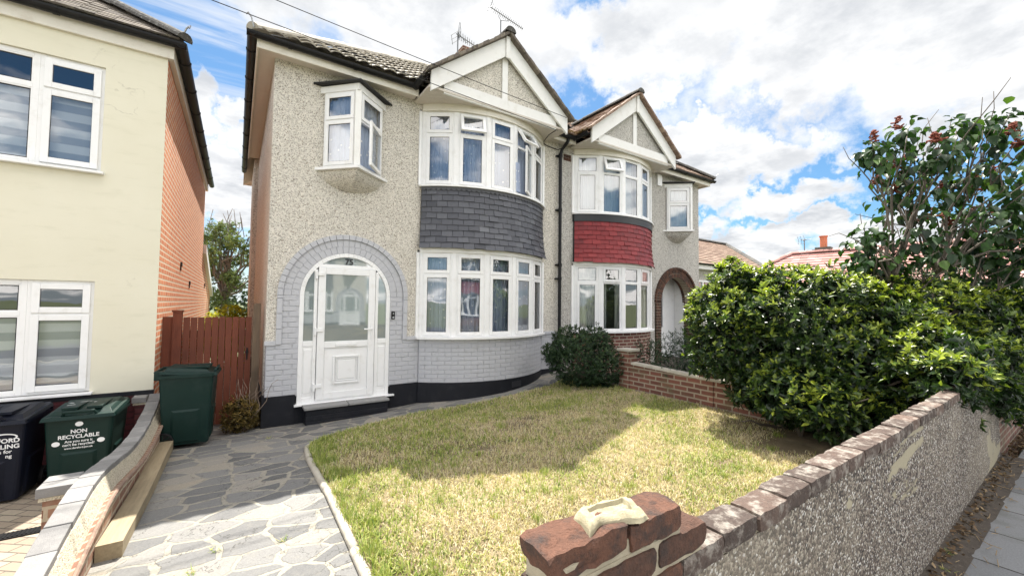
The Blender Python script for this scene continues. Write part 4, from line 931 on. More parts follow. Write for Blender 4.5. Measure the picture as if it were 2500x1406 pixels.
mb = MB(); F.box(mb, L-0.063, L-0.033, 0.775, 1.045, 0, 0.010); mb.tube([F.w(L-.048, 0.945, 0.01), F.w(L-.048, 0.945, 0.05), F.w(L-.175, 0.945, 0.05)], 0.010, 8); F.box(mb, L-0.055, L-0.041, 0.83, 0.855, .01, .0125); mb.build('handle', M['upvc'], DR, bevel=0.002)
for z in (0.02, 0.865, 1.72):
    mb = MB(); F.box(mb, -0.045, -0.012, z, z+0.12, -0.02, 0.022); F.box(mb, -0.012, 0.075, z+.05, z+0.105, 0.0, 0.02); mb.build('hinge', M['upvc'], DR, bevel=0.006)
# step
mb = MB(); mb.box(0.52, 1.69, -0.27, -0.03, -0.6, -0.185)
for k in range(3): mb.box(0.515, 1.695, -0.276, -0.05, -0.43+k*0.08, -0.43+k*0.08+0.068)
st = mb.build('door_step', M['navy'], HA, bevel=0.006, label='black painted brick step with two grey slabs')
mb = MB(); mb.box(0.49, 1.09, -0.31, -0.012, -0.185, -0.15); mb.box(1.102, 1.71, -0.31, -0.012, -0.184, -0.151); mb.build('step_slab', M['stepslab'], st, bevel=0.005)
mb = MB(); mb.box(1.802, 1.862, -0.03, 0.0, 1.095, 1.225); db = mb.build('video_doorbell', M['black'], HA, bevel=0.008, label='small black video doorbell right of the door')
mb = MB(); mb.tube([(1.832, -0.0305, 1.125), (1.832, -0.035, 1.125)], 0.018, 16); mb.tube([(1.832, -0.0305, 1.19), (1.832, -0.034, 1.19)], 0.013, 16); mb.build('bell_button', M['metal'], db, smooth=False)
mb = MB()
q = [arc(0.17, 0.024), arc(0.33, 0.024), arc(0.33, 0.034), arc(0.17, 0.034)]; mb.hexa([(*k, -0.16) for k in q]+[(*k, -0.055) for k in q]); mb.build('air_brick', m_plain('black_vent', (0.02, 0.021, 0.026), 0.5), HA, bevel=0.004)
mb = MB(); mb.box(5.17, 5.30, -0.11, 0.0, 0.20, 0.42); mb.box(5.165, 5.305, -0.115, 0.0, 0.40, 0.425); mb.build('meter_box', m_plain('grey_meter_box', (0.5, 0.5, 0.48), 0.5), HA, bevel=0.006)
mb = MB(); mb.box(8.90, 9.08, -0.055, 0.0, 4.60, 4.90); mb.box(8.95, 9.05, -0.060, -0.05, 4.63, 4.67); mb.build('alarm_box', M['upvc'], HB, bevel=0.01, label='white alarm box under the eaves')
mb = MB()
for i in range(2):
    for j in range(3): mb.box(5.60+j*0.075, 5.67+j*0.075, -0.012, 0.0, 4.60+i*0.075, 4.67+i*0.075)
mb.build('air_brick', M['pierbrick'], HB, bevel=0.006, label='red air brick under the eaves')
# valley debris between the gables
mb = MB()
for k in range(900):
    x = random.uniform(5.15, 6.0); y = random.uniform(-0.68, 0.9); base = max(5.02+0.70*(y+0.33), 5.06+max(0, x-5.72)*0.765, 5.06+max(0, 5.16-x)*.765)+0.03
    if x < 5.6 and y < -0.4: continue
    a = random.uniform(0, 6.28); s = random.uniform(.02, .045); d = Vector((math.cos(a)*s, math.sin(a)*s, random.uniform(-.01, .02))); e = Vector((-math.sin(a)*s*.6, math.cos(a)*s*.6, random.uniform(-.01, .02))); p = Vector((x, y, base+random.uniform(0, .03)))
    mb.face([p-d, p-e, p+d, p+e], tint=random.uniform(.3, 1))
tag(mb.build('leaf_litter', M['litter']), 'dead brown leaves lying in the roof valley between the two gables', 'dead leaves', kind='stuff')
# ------------------------------------------------------------------ cream house on the left
LX = -1.19
HC = thing('cream_house', 'cream rendered house with an orange brick side wall and white windows', 'house', (-4.5, 0, -0.5))
LWX = -1.765
UPW, LOW = (2.90, 4.19), (0.285, 1.585)
mb = MB()
def wall_holes(mb, x0, x1, z0, z1, holes, y0, y1):
    hx0, hx1 = holes[0][0], holes[0][1]
    mb.box(x0, hx0, y0, y1, z0, z1); mb.box(hx1, x1, y0, y1, z0, z1)
    zs = [z0]+[z for h in sorted(holes, key=lambda h: h[2]) for z in h[2:]]+[z1]
    for k in range(0, len(zs), 2): mb.box(hx0, hx1, y0, y1, zs[k], zs[k+1])
wall_holes(mb, -9, LX-0.222, 0.247, 4.50, [(-4.1, LWX, *LOW), (-4.1, LWX, *UPW)], 0.0, 0.2)
mb.box(LX-0.222, LX-0.002, 0.0, 0.018, 0.247, 4.50)
mb.build('front_wall', M['cream'], HC)
mb = MB(); mb.box(LX-0.22, LX, 0.022, 7.6, -1.0, 4.49); mb.box(-9, LX-.22, 7.4, 7.6, -1.0, 4.5); mb.box(-9, -8.8, 0.2, 7.4, -1, 4.5)
mb.build('side_wall', M['orangebrick'], HC, label='orange brick side wall')
mb = MB(); mb.box(-9, LX+0.004, -0.012, 0.02, -1.0, 0.20); mb.build('plinth', M['marbrick'], HC, label='maroon painted brick plinth')
mb = MB(); mb.box(-9, LX+0.006, -0.03, 0.02, 0.20, 0.246); mb.build('plinth_cap', M['navy'], HC)
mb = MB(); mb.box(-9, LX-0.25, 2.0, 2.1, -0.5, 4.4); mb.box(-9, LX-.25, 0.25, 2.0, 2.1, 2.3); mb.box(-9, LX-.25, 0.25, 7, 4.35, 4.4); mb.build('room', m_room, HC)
for z0, z1 in (UPW, LOW):
    zt = z1-0.385
    segs = [(-4.1, -3.42, 'sash', 'sash'), (-3.42, -2.31, 'fix', 'fix'), (-2.31, LWX, 'sash', 'sash')]
    for a, b, t, q in segs:
        F = Facet((a, 0.035), (b, 0.035)); mo = MB(); pn = MB(); gk = MB(); L = F.L
        F.rect(mo, 0.0, L, z0, z1, 0.05, -0.06, 0.0); F.box(mo, .05, L-.05, zt-.025, zt+.025, -.06, 0.0)
        for aa, bb in ((zt+.025, z1-.05), (z0+.05, zt-.025)):
            if t == 'sash': F.rect(mo, .036, L-.036, aa-.014, bb+.014, 0.066, -.002, .02); F.pane(pn, .09, L-.09, aa+.04, bb-.04, .002); F.rect(gk, .094, L-.094, aa+.044, bb-.044, .012, .0, .006)
            else: F.rect(mo, .048, L-.048, aa-.002, bb+.002, .018, -.03, -.004); F.pane(pn, .06, L-.06, aa+.01, bb-.01, -.02); F.rect(gk, .064, L-.064, aa+.014, bb-.014, .012, -.024, -.016)
        w = mo.build('window', M['upvc'], HC, bevel=0.004); pn.build('pane', M['glass'], w); gk.build('gasket', M['dark'], w)
    mo = MB(); mo.box(-4.15, LWX+0.035, -0.075, 0.05, z0-0.03, z0); mo.build('window_sill', M['upvc'], HC, bevel=0.006)
    mo = MB(); mo.box(-4.05, LWX-.06, 0.115, 0.122, z0+0.06, z1-0.36); mo.build('blind', M['blind'], HC, label='day and night blind in pale grey and white bands')
for q in [(440, 650), (461, 695), (498, 698)]:
    p = at(*q, 0, LX); mo = MB(); mo.box(LX, LX+0.02, p[1], p[1]+0.14, p[2], p[2]+0.075); mo.box(LX, LX+.015, p[1]+.01, p[1]+.05, p[2]-.07, p[2]); mo.build('wall_vent', M['black'], HC)
LEZ = 4.70
mb = MB(); mb.box(-9, LX+0.06, -0.045, 0.0, 4.495, 4.70); mb.box(LX, LX+0.06, 0.0, 7.7, 4.495, 4.66); mb.build('fascia', M['cream_board'], HC, bevel=0.004)
for p, q in (((-9, -0.115, LEZ), (LX+0.19, -0.115, LEZ-.01)), ((LX+0.135, -0.16, LEZ-.01), (LX+0.135, 7.7, LEZ-0.02))):
    mb = MB(); gutter(mb, p, q, 0.062); mb.build('gutter', M['black'], HC)
mb = MB(); sl_ = 0.72; run = 3.9; ex = LX+0.16
roof_tiles(mb, (ex, -0.14, LEZ+0.035), (-1, 0, 0), (0, 1, 0), sl_, run, lambda w: (w, 8.0-w), 0.10, 0.165, 0.0, 0.014, 1, True)
roof_tiles(mb, (ex, -0.14, LEZ+0.035), (0, 1, 0), (-1, 0, 0), sl_, run, lambda w: (w, 7.9-w), 0.2, 0.33, 0.0, 0.02, 1, True)
a = (ex, -0.14, LEZ+.03); b = (ex-run, -0.14+run, LEZ+.03+sl_*run); c = (-9, -0.14+run, LEZ+.03+sl_*run)
mb.face([a, b, c, (-9, -0.14, LEZ+.03)]); mb.face([a, (ex, 7.8, LEZ+.03), (ex-run, 7.8-run, LEZ+.03+sl_*run), b]); mb.face([(ex, 7.8, LEZ+.03), (-9, 7.8, LEZ+.03), c, (ex-run, 7.8-run, LEZ+.03+sl_*run)])
ro = mb.build('roof', M['roofdark'], HC)
mb = MB(); ridge_tiles(mb, (ex+.02, -0.16, LEZ+0.06), (b[0], b[1], b[2]+.04), 0.10, 0.4); mb.build('hip_tile', M['hipmoss'], ro)
mb = MB(); mb.tube([(ex-.01, -0.17, LEZ+.08), (ex+.03, -.21, LEZ+.17), (ex+.07, -.24, LEZ+.2), (ex+.06, -.25, LEZ+.16)], 0.011, 6); mb.build('hip_iron', M['metal'], ro)
# lower back extension with a sloping top
mb = MB(); ya = 7.6; mb.prism([(LX, ya, -1), (LX, 12, -1), (LX, 12, 1.6), (LX, ya, 2.75)], (-2.5, 0, 0)); mb.build('extension_wall', M['orangebrick'], HC)
mb = MB(); mb.prism([(LX+.08, ya, 2.70), (LX+.08, 12.2, 1.52), (LX+.08, 12.2, 1.72), (LX+.08, ya, 2.95)], (-.08, 0, 0)); mb.build('extension_bargeboard', M['whitewood'], HC)

# ------------------------------------------------------------------ curved boundary wall on the left
BW = thing('boundary_wall', 'low curving brick wall with dark coping slabs between driveway and path', 'wall', (-1.15, -2, -0.4))
prof = [(-0.02, .20), (-.35, .09), (-.7, .04), (-1.1, .012), (-1.5, .01), (-1.85, .035), (-2.2, .08), (-2.5, .12), (-2.75, .145), (-2.95, .145), (-3.22, .108), (-3.46, .07), (-3.69, .025), (-4.0, -.02), (-4.5, -.06), (-5.2, -.08), (-6.0, -.08)]
py = [p[0] for p in prof][::-1]; pz = [p[1] for p in prof][::-1]
wz = lambda y: float(np.interp(y, py, pz))
mb = MB(); y = -0.02
while y > -6.0:
    st_ = 0.185 if y > -3.0 else 0.23; y2 = max(-6.0, y-st_); e = 0.004; dx = random.uniform(-.004, .004); dz = random.uniform(-.002, .003)
    xa, xb = -1.222+dx, -1.104+dx; q = [(xa, y2+e), (xb, y2+e), (xb, y-e), (xa, y-e)]
    mb.hexa([(a, b, wz(b)-0.058+dz) for a, b in q]+[(a, b, wz(b)+dz) for a, b in q], tint=random.uniform(.1, .9)); y = y2
mb.build('coping', M['greycoping'], BW, bevel=0.004)
mb = MB(); ys = np.linspace(-6.0, 0, 61)
for a, b in zip(ys[:-1], ys[1:]):
    mb.hexa([(-1.215, a, wz(a)-.20), (-1.035, a, wz(a)-.20), (-1.035, b, wz(b)-.20), (-1.215, b, wz(b)-.20), (-1.215, a, wz(a)-.059), (-1.100, a, wz(a)-.04), (-1.100, b, wz(b)-.04), (-1.215, b, wz(b)-.059)])
mb.build('cement_fillet', M['cement'], BW)
mb = MB()
for a, b in zip(ys[:-1], ys[1:]):
    mb.hexa([(-1.21, a, -.9), (-1.040, a, -.9), (-1.040, b, -.9), (-1.21, b, -.9), (-1.21, a, wz(a)-.19), (-1.038, a, wz(a)-.135), (-1.038, b, wz(b)-.135), (-1.21, b, wz(b)-.19)])
mb.build('brick_face', M['oldbrick'], BW, label='crumbling patched brick face')
mb = MB(); n = 60
mb.tube([(-1.028, a, wz(a)-.142) for a in np.linspace(-5.9, -0.05, n)], 0.013, 6); mb.build('tile_creasing', M['roofbrown'], BW)
for y0, y1, x0, zt in ((-2.86, -2.62, -1.40, 0.13), (-0.20, -0.02, -1.36, 0.19)):
    mb = MB(); mb.box(x0+.03, -1.22, y0+.02, y1-.02, -.9, zt-.085); mb.build('pier', M['oldbrick'] if y0 < -1 else M['marbrick'], BW)
    mb = MB(); mb.box(x0+.012, -1.225, y0+.01, y1-.01, zt-.085, zt-.06); mb.build('pier_bed', M['cement'], BW)
    mb = MB(); h = (y0+y1)/2; mb.box(x0, -1.226, y0, h-.003, zt-.06, zt+.004); mb.box(x0, -1.226, h+.003, y1, zt-.06, zt+.006); mb.build('pier_cap', M['greycoping'], BW, bevel=0.004)
# timber
mb = MB(); a, b = -3.25, -0.62
for k in range(10):
    y0, y1 = a+(b-a)*k/10, a+(b-a)*(k+1)/10; f = lambda y: (-1.032-0.006*(y-a)/(b-a)+0.006*math.sin(y*2), -0.262-0.105*(y-a)/(b-a))
    (x0, z0), (x1, z1) = f(y0), f(y1); w_, h_ = 0.128, 0.110
    mb.hexa([(x0, y0, z0), (x0+w_, y0, z0), (x1+w_, y1, z1), (x1, y1, z1), (x0, y0, z0+h_), (x0+w_, y0, z0+h_), (x1+w_, y1, z1+h_), (x1, y1, z1+h_)])
tb = mb.build('timber_beam', M['beam'], bevel=0.0); tag(tb, 'long pale sawn timber beam lying along the foot of the curved wall', 'timber')
# drain channel in the drive
mb = MB(); mb.box(-2.6, -1.46, -1.80, -1.68, drive_z(0, -1.74)+.002, drive_z(0, -1.74)+.012)
for k in range(46): mb.box(-2.6+k*0.025, -2.588+k*0.025, -1.79, -1.69, drive_z(0, -1.74)+.0125, drive_z(0, -1.74)+.018)
tag(mb.build('drain_channel', M['black']), 'black slotted drain channel across the block driveway', 'drain')

# ------------------------------------------------------------------ wheelie bins
def bin_(loc, rz, m, label, wd=0.55, dp=0.58, ht=0.80, dome=True):
    B = thing('wheelie_bin', label, 'wheelie bin', loc, rz, 'wheelie bins')
    mb = MB(); bw, bd = wd*0.80/2, dp*0.80/2; tw, td = wd*0.94/2, dp*0.94/2; z0, z1 = 0.04, ht-0.07
    def ring(s, z, e=0.0):
        w2, d2 = bw+(tw-bw)*s+e, bd+(td-bd)*s+e; c = 0.035; P = []
        for sx, sy, a0 in ((1, -1, -90), (1, 1, 0), (-1, 1, 90), (-1, -1, 180)):
            for k in range(4):
                an = R(a0+k*30); P.append((sx*(w2-c)+c*math.cos(an), sy*(d2-c)+c*math.sin(an), z))
        return P
    lv = [ring(0, z0)]+[ring(s, z0+(z1-z0)*s) for s in (.25, .5, .75, 1.0)]+[ring(1.0, z1, 0.018), ring(1.0, z1+0.035, 0.018)]
    for a, b in zip(lv[:-1], lv[1:]):
        n = len(a)
        for k in range(n): mb.face([a[k], a[(k+1) % n], b[(k+1) % n], b[k]])
    mb.face(list(reversed(lv[0]))); 
    # raised rib panel on front and sides
    for rot in (0, 1, 3):
        q = Matrix.Rotation(R(90*rot), 4, 'Z'); hw = (wd if rot == 0 else dp)*0.25; dd = (bd if rot == 0 else bw); dt = (td if rot == 0 else tw)
        def pt(x, s, e): 
            v = q @ Vector((x, -(dd+(dt-dd)*s)-e, z0+(z1-z0)*s)); return v
        for x0, x1, s0, s1 in ((-hw, hw, 0.03, 0.52),):
            A = [pt(x0, s0, 0), pt(x1, s0, 0), pt(x1, s1, 0), pt(x0, s1, 0)]; Bq = [pt(x0+.02, s0+.02, .014), pt(x1-.02, s0+.02, .014), pt(x1-.03, s1-.03, .014), pt(x0+.03, s1-.03, .014)]
            mb.face(Bq)
            for k in range(4): mb.face([A[k], A[(k+1) % 4], Bq[(k+1) % 4], Bq[k]])
    mb.build('body', m, B, local=True, smooth=False)
    mb = MB(); w2, d2 = wd/2, dp/2; zl = ht-0.03; f = lambda y: zl+0.045*(y+d2)/dp
    # lid: flat rim, raised middle, grip slot at the front
    mb.hexa([(-w2, -d2-.02, f(-d2)-.035), (w2, -d2-.02, f(-d2)-.035), (w2, d2-.02, f(d2)-.035), (-w2, d2-.02, f(d2)-.035), (-w2+.012, -d2-.01, f(-d2)), (w2-.012, -d2-.01, f(-d2)), (w2-.012, d2-.03, f(d2)), (-w2+.012, d2-.03, f(d2))])
    a, b_ = w2*0.86, d2*0.86
    mb.hexa([(-a, -b_, f(-b_)-.002), (a, -b_, f(-b_)-.002), (a, b_*.9, f(b_)-.002), (-a, b_*.9, f(b_)-.002), (-a*.88, -b_*.75, f(-b_)+.035), (a*.88, -b_*.75, f(-b_)+.035), (a*.88, b_*.8, f(b_)+.035), (-a*.88, b_*.8, f(b_)+.035)])
    mb.box(-w2*.55, -w2*.12, -d2*.75, d2*.6, f(0)+.025, f(0)+.05); mb.box(w2*.12, w2*.55, -d2*.75, d2*.6, f(0)+.025, f(0)+.05)
    mb.tube([(-w2*.45, -d2+.02, f(-d2)+.005), (-w2*.4, -d2+.0, f(-d2)+.04), (w2*.4, -d2+.0, f(-d2)+.04), (w2*.45, -d2+.02, f(-d2)+.005)], 0.016, 8)
    mb.build('lid', m, B, local=True, bevel=0.012)
    mb = MB(); mb.tube([(-w2*.8, d2+.02, zl+.03), (w2*.8, d2+.02, zl+.03)], 0.018, 8)
    for s in (-1, 1): mb.box(s*w2*.8-.02, s*w2*.8+.02, d2-.05, d2+.03, zl-.06, zl+.045)
    mb.build('handle', m, B, local=True, bevel=0.004)
    for s in (-1, 1):
        mb = MB(); x = s*(bw+0.025); y = bd-.02
        mb.tube([(x-.022, y, 0.10), (x+.022, y, 0.10)], 0.10, 24); wl = mb.build('wheel', M['black'], B, local=True, bevel=0.006)
        mb = MB()
        for k in range(8):
            a = 2*math.pi*k/8; mb.tube([(x+s*.023, y+.02*math.cos(a), .1+.02*math.sin(a)), (x+s*.026, y+.085*math.cos(a), .1+.085*math.sin(a))], 0.008, 5)
        mb.build('wheel_spoke', m, B, local=True)
    return B, bd, td, z0, z1
GB, bd, td, z0, z1 = bin_((-1.635, -0.58, drive_z(0, -.8)), R(-3), M['binG'], 'dark green wheelie bin printed NON RECYCLABLE with white dots, on the driveway')
tilt = math.atan2(td-bd, z1-z0)
def front_pt(x, s, e=0.0155): return (x, -(bd+(td-bd)*s)-e, z0+(z1-z0)*s)
for body, s, size, b in (('NON\nRECYCLABLE', 0.80, 0.052, .0012), ('Are you sure it\ncan\'t be recycled?', 0.665, 0.033, .0006), ('www.dartford.gov.uk', 0.57, 0.024, .0004)):
    x, y, z = front_pt(0.0, s, 0.004 if s > 0.58 else .004); text('lettering', body, size, (x, y, z), M['print'], GB, (R(90)+tilt, 0, 0), bold=b, local=True)
for x, s in ((0, 0.93), (-0.165, 0.66), (0.165, 0.66)):
    mb = MB(); c = Vector(front_pt(x, s, .003)); mb.face([c+Vector((0.030*math.cos(a), -0.0, 0.024*math.sin(a))) for a in np.linspace(0, 2*math.pi, 21)[:-1]]); mb.build('printed_dot', M['print'], GB, local=True)
mb = MB(); 
for (x, y, w_, h_, r_) in ((-.12, -.08, .07, .02, .4), (-.14, .0, .05, .025, -.5), (-.03, .02, .1, .012, .2), (.05, -.02, .03, .012, .9)):
    c, s = math.cos(r_), math.sin(r_); z = 0.80-.03+0.045*(y+.29)/.58+.058; mb.face([(x+a*c-b*s, y+a*s+b*c, z) for a, b in ((-w_/2, -h_/2), (w_/2, -h_/2*.6), (w_/2*.8, h_/2), (-w_/2*.7, h_/2))])
mb.build('lid_marking', M['print'], GB, local=True)
NB, bd2, td2, z02, z12 = bin_((-2.26, -0.60, drive_z(0, -.8)-0.01), R(-3), M['binN'], 'navy blue wheelie bin with white recycling lettering, cut by the left edge of the photo', 0.57, 0.60, 0.83)
for body, s, size, b, xx in (('DARTFORD\nRECYCLING', 0.80, 0.056, .0014, 0.235), ('s for\nng', 0.655, 0.045, .0008, 0.185)):
    x, y, z = front_pt(xx, s, .008); text('lettering', body, size, (x, y, z), M['print'], NB, (R(90)+tilt, 0, 0), align='RIGHT', bold=b, local=True)
mb = MB(); pts = []
for k in range(24):
    a0, a1 = R(-60+k*10), R(-60+(k+1)*10); w0, w1 = .004+.012*k/24, .004+.012*(k+1)/24
    f = lambda a, rr: Vector(front_pt(0.125+(.09+rr)*math.cos(a)*1.0, 0.875+(.035+rr*.6)*math.sin(a)/.8, .008)); mb.face([f(a0, -w0), f(a0, w0), f(a1, w1), f(a1, -w1)])
mb.build('printed_swirl', M['print'], NB, local=True)
bin_((-0.80, -0.40, -0.37), R(86), M['binG'], 'dark green wheelie bin standing sideways in front of the red wooden gate', 0.50, 0.55, 0.90)

# ------------------------------------------------------------------ side gate
GYt = 0.45
GT = thing('wooden_gate', 'red-brown boarded side gate between the two houses', 'gate', (-0.6, GYt, -0.45))
mb = MB(); x = -0.965; n = 10; bwid = (0.965-0.155)/n
for k in range(n):
    a = x+k*bwid; h = 1.135+random.uniform(-.004, .004); mb.box(a+.003, a+bwid-.003, GYt, GYt+.02, -0.40, h, tint=random.uniform(.25, .75))
mb.build('board', M['gate'], GT, bevel=0.003)
for z in (0.85, -0.25):
    mb = MB(); mb.box(-0.96, -0.16, GYt+.021, GYt+.05, z, z+.1); mb.build('ledge', M['gate'], GT)
mb = MB(); mb.box(-0.215, -0.195, GYt-.014, GYt, 0.50, 0.68); mb.box(-0.222, -0.188, GYt-.018, GYt-.004, 0.60, 0.64); mb.build('latch', M['black'], GT, bevel=.003)
for x0, x1, z1_, mm, cap, lab in ((-1.075, -0.975, 1.21, M['gate'], True, 'red-brown square gate post with a flat cap beside the orange brick wall'), (-0.145, -0.045, 1.34, M['post'], False, 'weathered bare wooden gate post against the pebbledashed house')):
    mb = MB(); mb.box(x0, x1, GYt-.02, GYt+.09, -0.5, z1_)
    if cap: mb.box(x0-.012, x1+.012, GYt-.032, GYt+.102, z1_, z1_+.025); mb.box(x0-.0, x0+.0001+.03, GYt-.021, GYt-.02, 0, 1.0)
    tag(mb.build('gate_post', mm, bevel=.004), lab, 'gate post', 'gate posts')
mb = MB(); mb.box(-1.185, -1.078, GYt+.01, GYt+.04, -0.45, 1.145); tag(mb.build('fence_panel', M['gate']), 'narrow red-brown fence board filling the gap between gate post and brick wall', 'fence')

# ------------------------------------------------------------------ front garden wall
GW = thing('garden_wall', 'roughcast front garden wall with weathered brick coping', 'wall', (4, -6.1, -0.3))
WA = 0.0128; wy = lambda x: -6.14+WA*(x-0.9)     # outer face
mb = MB()
xs_ = np.linspace(0.20, 6.86, 90)
for a, b in zip(xs_[:-1], xs_[1:]): mb.hexa([(a, wy(a)+.012, -.6), (b, wy(b)+.012, -.6), (b, wy(b)+.098, -.6), (a, wy(a)+.098, -.6), (a, wy(a)+.012, .618), (b, wy(b)+.012, .618), (b, wy(b)+.098, .618), (a, wy(a)+.098, .618)])
mb.build('render', M['roughcast'], GW)
def rough_brick(mb, x0, x1, y0, y1, z0, z1, tint, jit=0.0025, n=(7, 3, 3), broken=None):
    """brick with worn arrises: a small lattice, corners drawn in"""
    nx, ny, nz = n; P = {}
    for i in range(nx+1):
        for j in range(ny+1):
            for k in range(nz+1):
                if 0 < i < nx and 0 < j < ny and 0 < k < nz: continue
                x, y, z = x0+(x1-x0)*i/nx, y0+(y1-y0)*j/ny, z0+(z1-z0)*k/nz
                e = (i in (0, nx))+(j in (0, ny))+(k in (0, nz)); s = 0.0022*(e-1)
                cx, cy, cz = (x0+x1)/2, (y0+y1)/2, (z0+z1)/2
                if i in (0, nx) and e > 1: x += s*(1 if x < cx else -1)
                if j in (0, ny) and e > 1: y += s*(1 if y < cy else -1)
                if k in (0, nz) and e > 1: z += s*(1 if z < cz else -1)
                v = Vector((x+random.uniform(-jit, jit), y+random.uniform(-jit, jit), z+random.uniform(-jit, jit)))
                if broken: v = broken(v)
                P[i, j, k] = v
    def q(a, b, c, d): mb.face([P[a], P[b], P[c], P[d]], tint=tint)
    for i in range(nx):
        for j in range(ny): q((i, j, nz), (i+1, j, nz), (i+1, j+1, nz), (i, j+1, nz)); q((i, j+1, 0), (i+1, j+1, 0), (i+1, j, 0), (i, j, 0))
        for k in range(nz): q((i, 0, k), (i+1, 0, k), (i+1, 0, k+1), (i, 0, k+1)); q((i+1, ny, k), (i, ny, k), (i, ny, k+1), (i+1, ny, k+1))
    for j in range(ny):
        for k in range(nz): q((nx, j, k), (nx, j+1, k), (nx, j+1, k+1), (nx, j, k+1)); q((0, j+1, k), (0, j, k), (0, j, k+1), (0, j+1, k+1))
mb = MB(); x = 0.664
while x < 6.7:
    L = 0.210+random.uniform(-.004, .004); dy = random.uniform(-.005, .004); dz = random.uniform(-.004, .004)
    rough_brick(mb, x+.004, x+L, wy(x)+dy, wy(x)+0.107+dy, 0.626+dz, 0.690+dz, random.uniform(.1, .95)); x += 0.2165
mb.build('coping', M['coping'], GW, label='row of worn brown bricks laid flat along the wall top')
mb = MB()
for a, b in zip(xs_[:-1], xs_[1:]): mb.hexa([(a, wy(a)+.016, .60), (b, wy(b)+.016, .60), (b, wy(b)+.094, .60), (a, wy(a)+.094, .60), (a, wy(a)+.018, .676), (b, wy(b)+.018, .676), (b, wy(b)+.092, .676), (a, wy(a)+.092, .676)])
mb.build('bed_joint', M['mortar'], GW)
mb = MB(); yo = -6.15; zc0 = 0.626; C = 0.0755
def brk(v):
    d = max(0, 1-abs(v.x-0.265)/0.11)
    if v.z > 0.80: v = Vector((v.x, v.y+d*0.012, v.z-0.012*d*(1 if v.y < -6.1 else 0.3)))
    if v.x < 0.215: v = Vector((v.x+0.02*max(0, (0.85-v.z)/.07), v.y, v.z))
    return v
for r in range(-6, 3):
    z = zc0+r*C; z1_ = z+0.0655
    if r == 2: L = [(0.188, 0.436), (0.446, 0.655)]
    elif r == 1: L = [(0.194, 0.318), (0.328, 0.545), (0.555, 0.765)]
    elif r == 0: L = [(0.194, 0.43), (0.44, 0.655)]
    else: L = [(0.194, 0.318), (0.328, 0.54)] if r % 2 else [(0.194, 0.40), (0.41, 0.54)]
    for a, b in L:
        rough_brick(mb, a, b, yo, yo+0.108, z+(.012 if r == 2 and a < .2 else 0), z1_+(.012 if r == 2 and a < .2 else 0), random.uniform(.15, .9) if r < 2 else .75, 0.003, (9, 4, 4), brk if (r == 2 and a < .2) else None)
mb.build('pier_brick', M['pierbrick'], GW, label='broken dark red brick end of the wall')
mb = MB(); mb.box(0.205, 0.53, yo+.008, yo+.10, -.5, 0.62); mb.box(0.205, 0.645, yo+.008, yo+.10, 0.62, 0.69); mb.box(0.205, 0.75, yo+.008, yo+.10, 0.690, 0.7035); mb.box(0.205, 0.65, yo+.008, yo+.10, 0.7035, 0.774); mb.box(0.205, 0.655, yo+.010, yo+.098, 0.774, 0.81)
mb.build('pier_mortar', M['mortar'], GW)
mb = MB(); n, m_ = 48, 24                                           # hard lump of old mortar left on top
rr = np.random.default_rng(3); uu, vv_ = np.meshgrid(np.linspace(0, 1, n+1), np.linspace(0, 1, m_+1), indexing='ij'); fl_ = np.stack([uu.ravel()*.205, vv_.ravel()*.085, uu.ravel()*0], 1)
na = (vn0(fl_, 12, 5)-.5).reshape(uu.shape); nb = (vn0(fl_, 38, 6)-.5).reshape(uu.shape)
vid = {}
for i in range(n+1):
    for j in range(m_+1):
        u, v = uu[i, j], vv_[i, j]; ed = min(1, min(u, 1-u)*n/4); ed2 = min(1, min(v, 1-v)*m_/3.5); h = math.sqrt(max(0, ed*ed2))
        frog = 0.013 if (0.22+na[i, j]*.15 < u < 0.80 and 0.28+na[i, j]*.2 < v < 0.72) else 0.023
        vid[i, j] = len(mb.v); mb.v.append((0.330+0.190*u+0.02*(v-.5)+0.012*na[i, j]*(1-ed), yo+0.012+0.085*v+0.012*math.sin(u*5)+0.02*na[i, j]*(1-ed2), 0.8465+h*(frog+0.010*na[i, j]+0.006*nb[i, j])+rr.uniform(-.0006, .0006)))
for i in range(n):
    for j in range(m_): mb.f.append((vid[i, j], vid[i+1, j], vid[i+1, j+1], vid[i, j+1])); mb.uv.append(None); mb.t.append(None)
mb.build('mortar_lump', m_plain('old_white_mortar', (0.42, 0.375, 0.25), 0.95, 0.35, 60, 1.0, dirt=((0.20, 0.18, 0.09), 30, 0.6)), GW, label='crust of pale old mortar on the end bricks')
# next wall along the pavement
NWT = thing('garden_wall', 'red brick front wall with a flat stone cap beyond the roughcast wall', 'wall', (8, -6.05, -0.3))
mb = MB(); mb.box(6.9, 14, -6.035, -5.90, -.6, 0.16); mb.build('brick', M['redbrick'], NWT)
mb = MB(); x = 6.9
while x < 14: mb.box(x+.003, x+.6, -6.055, -5.88, 0.16, 0.20); x += .603
mb.build('coping', M['concrete'], NWT, bevel=.004)
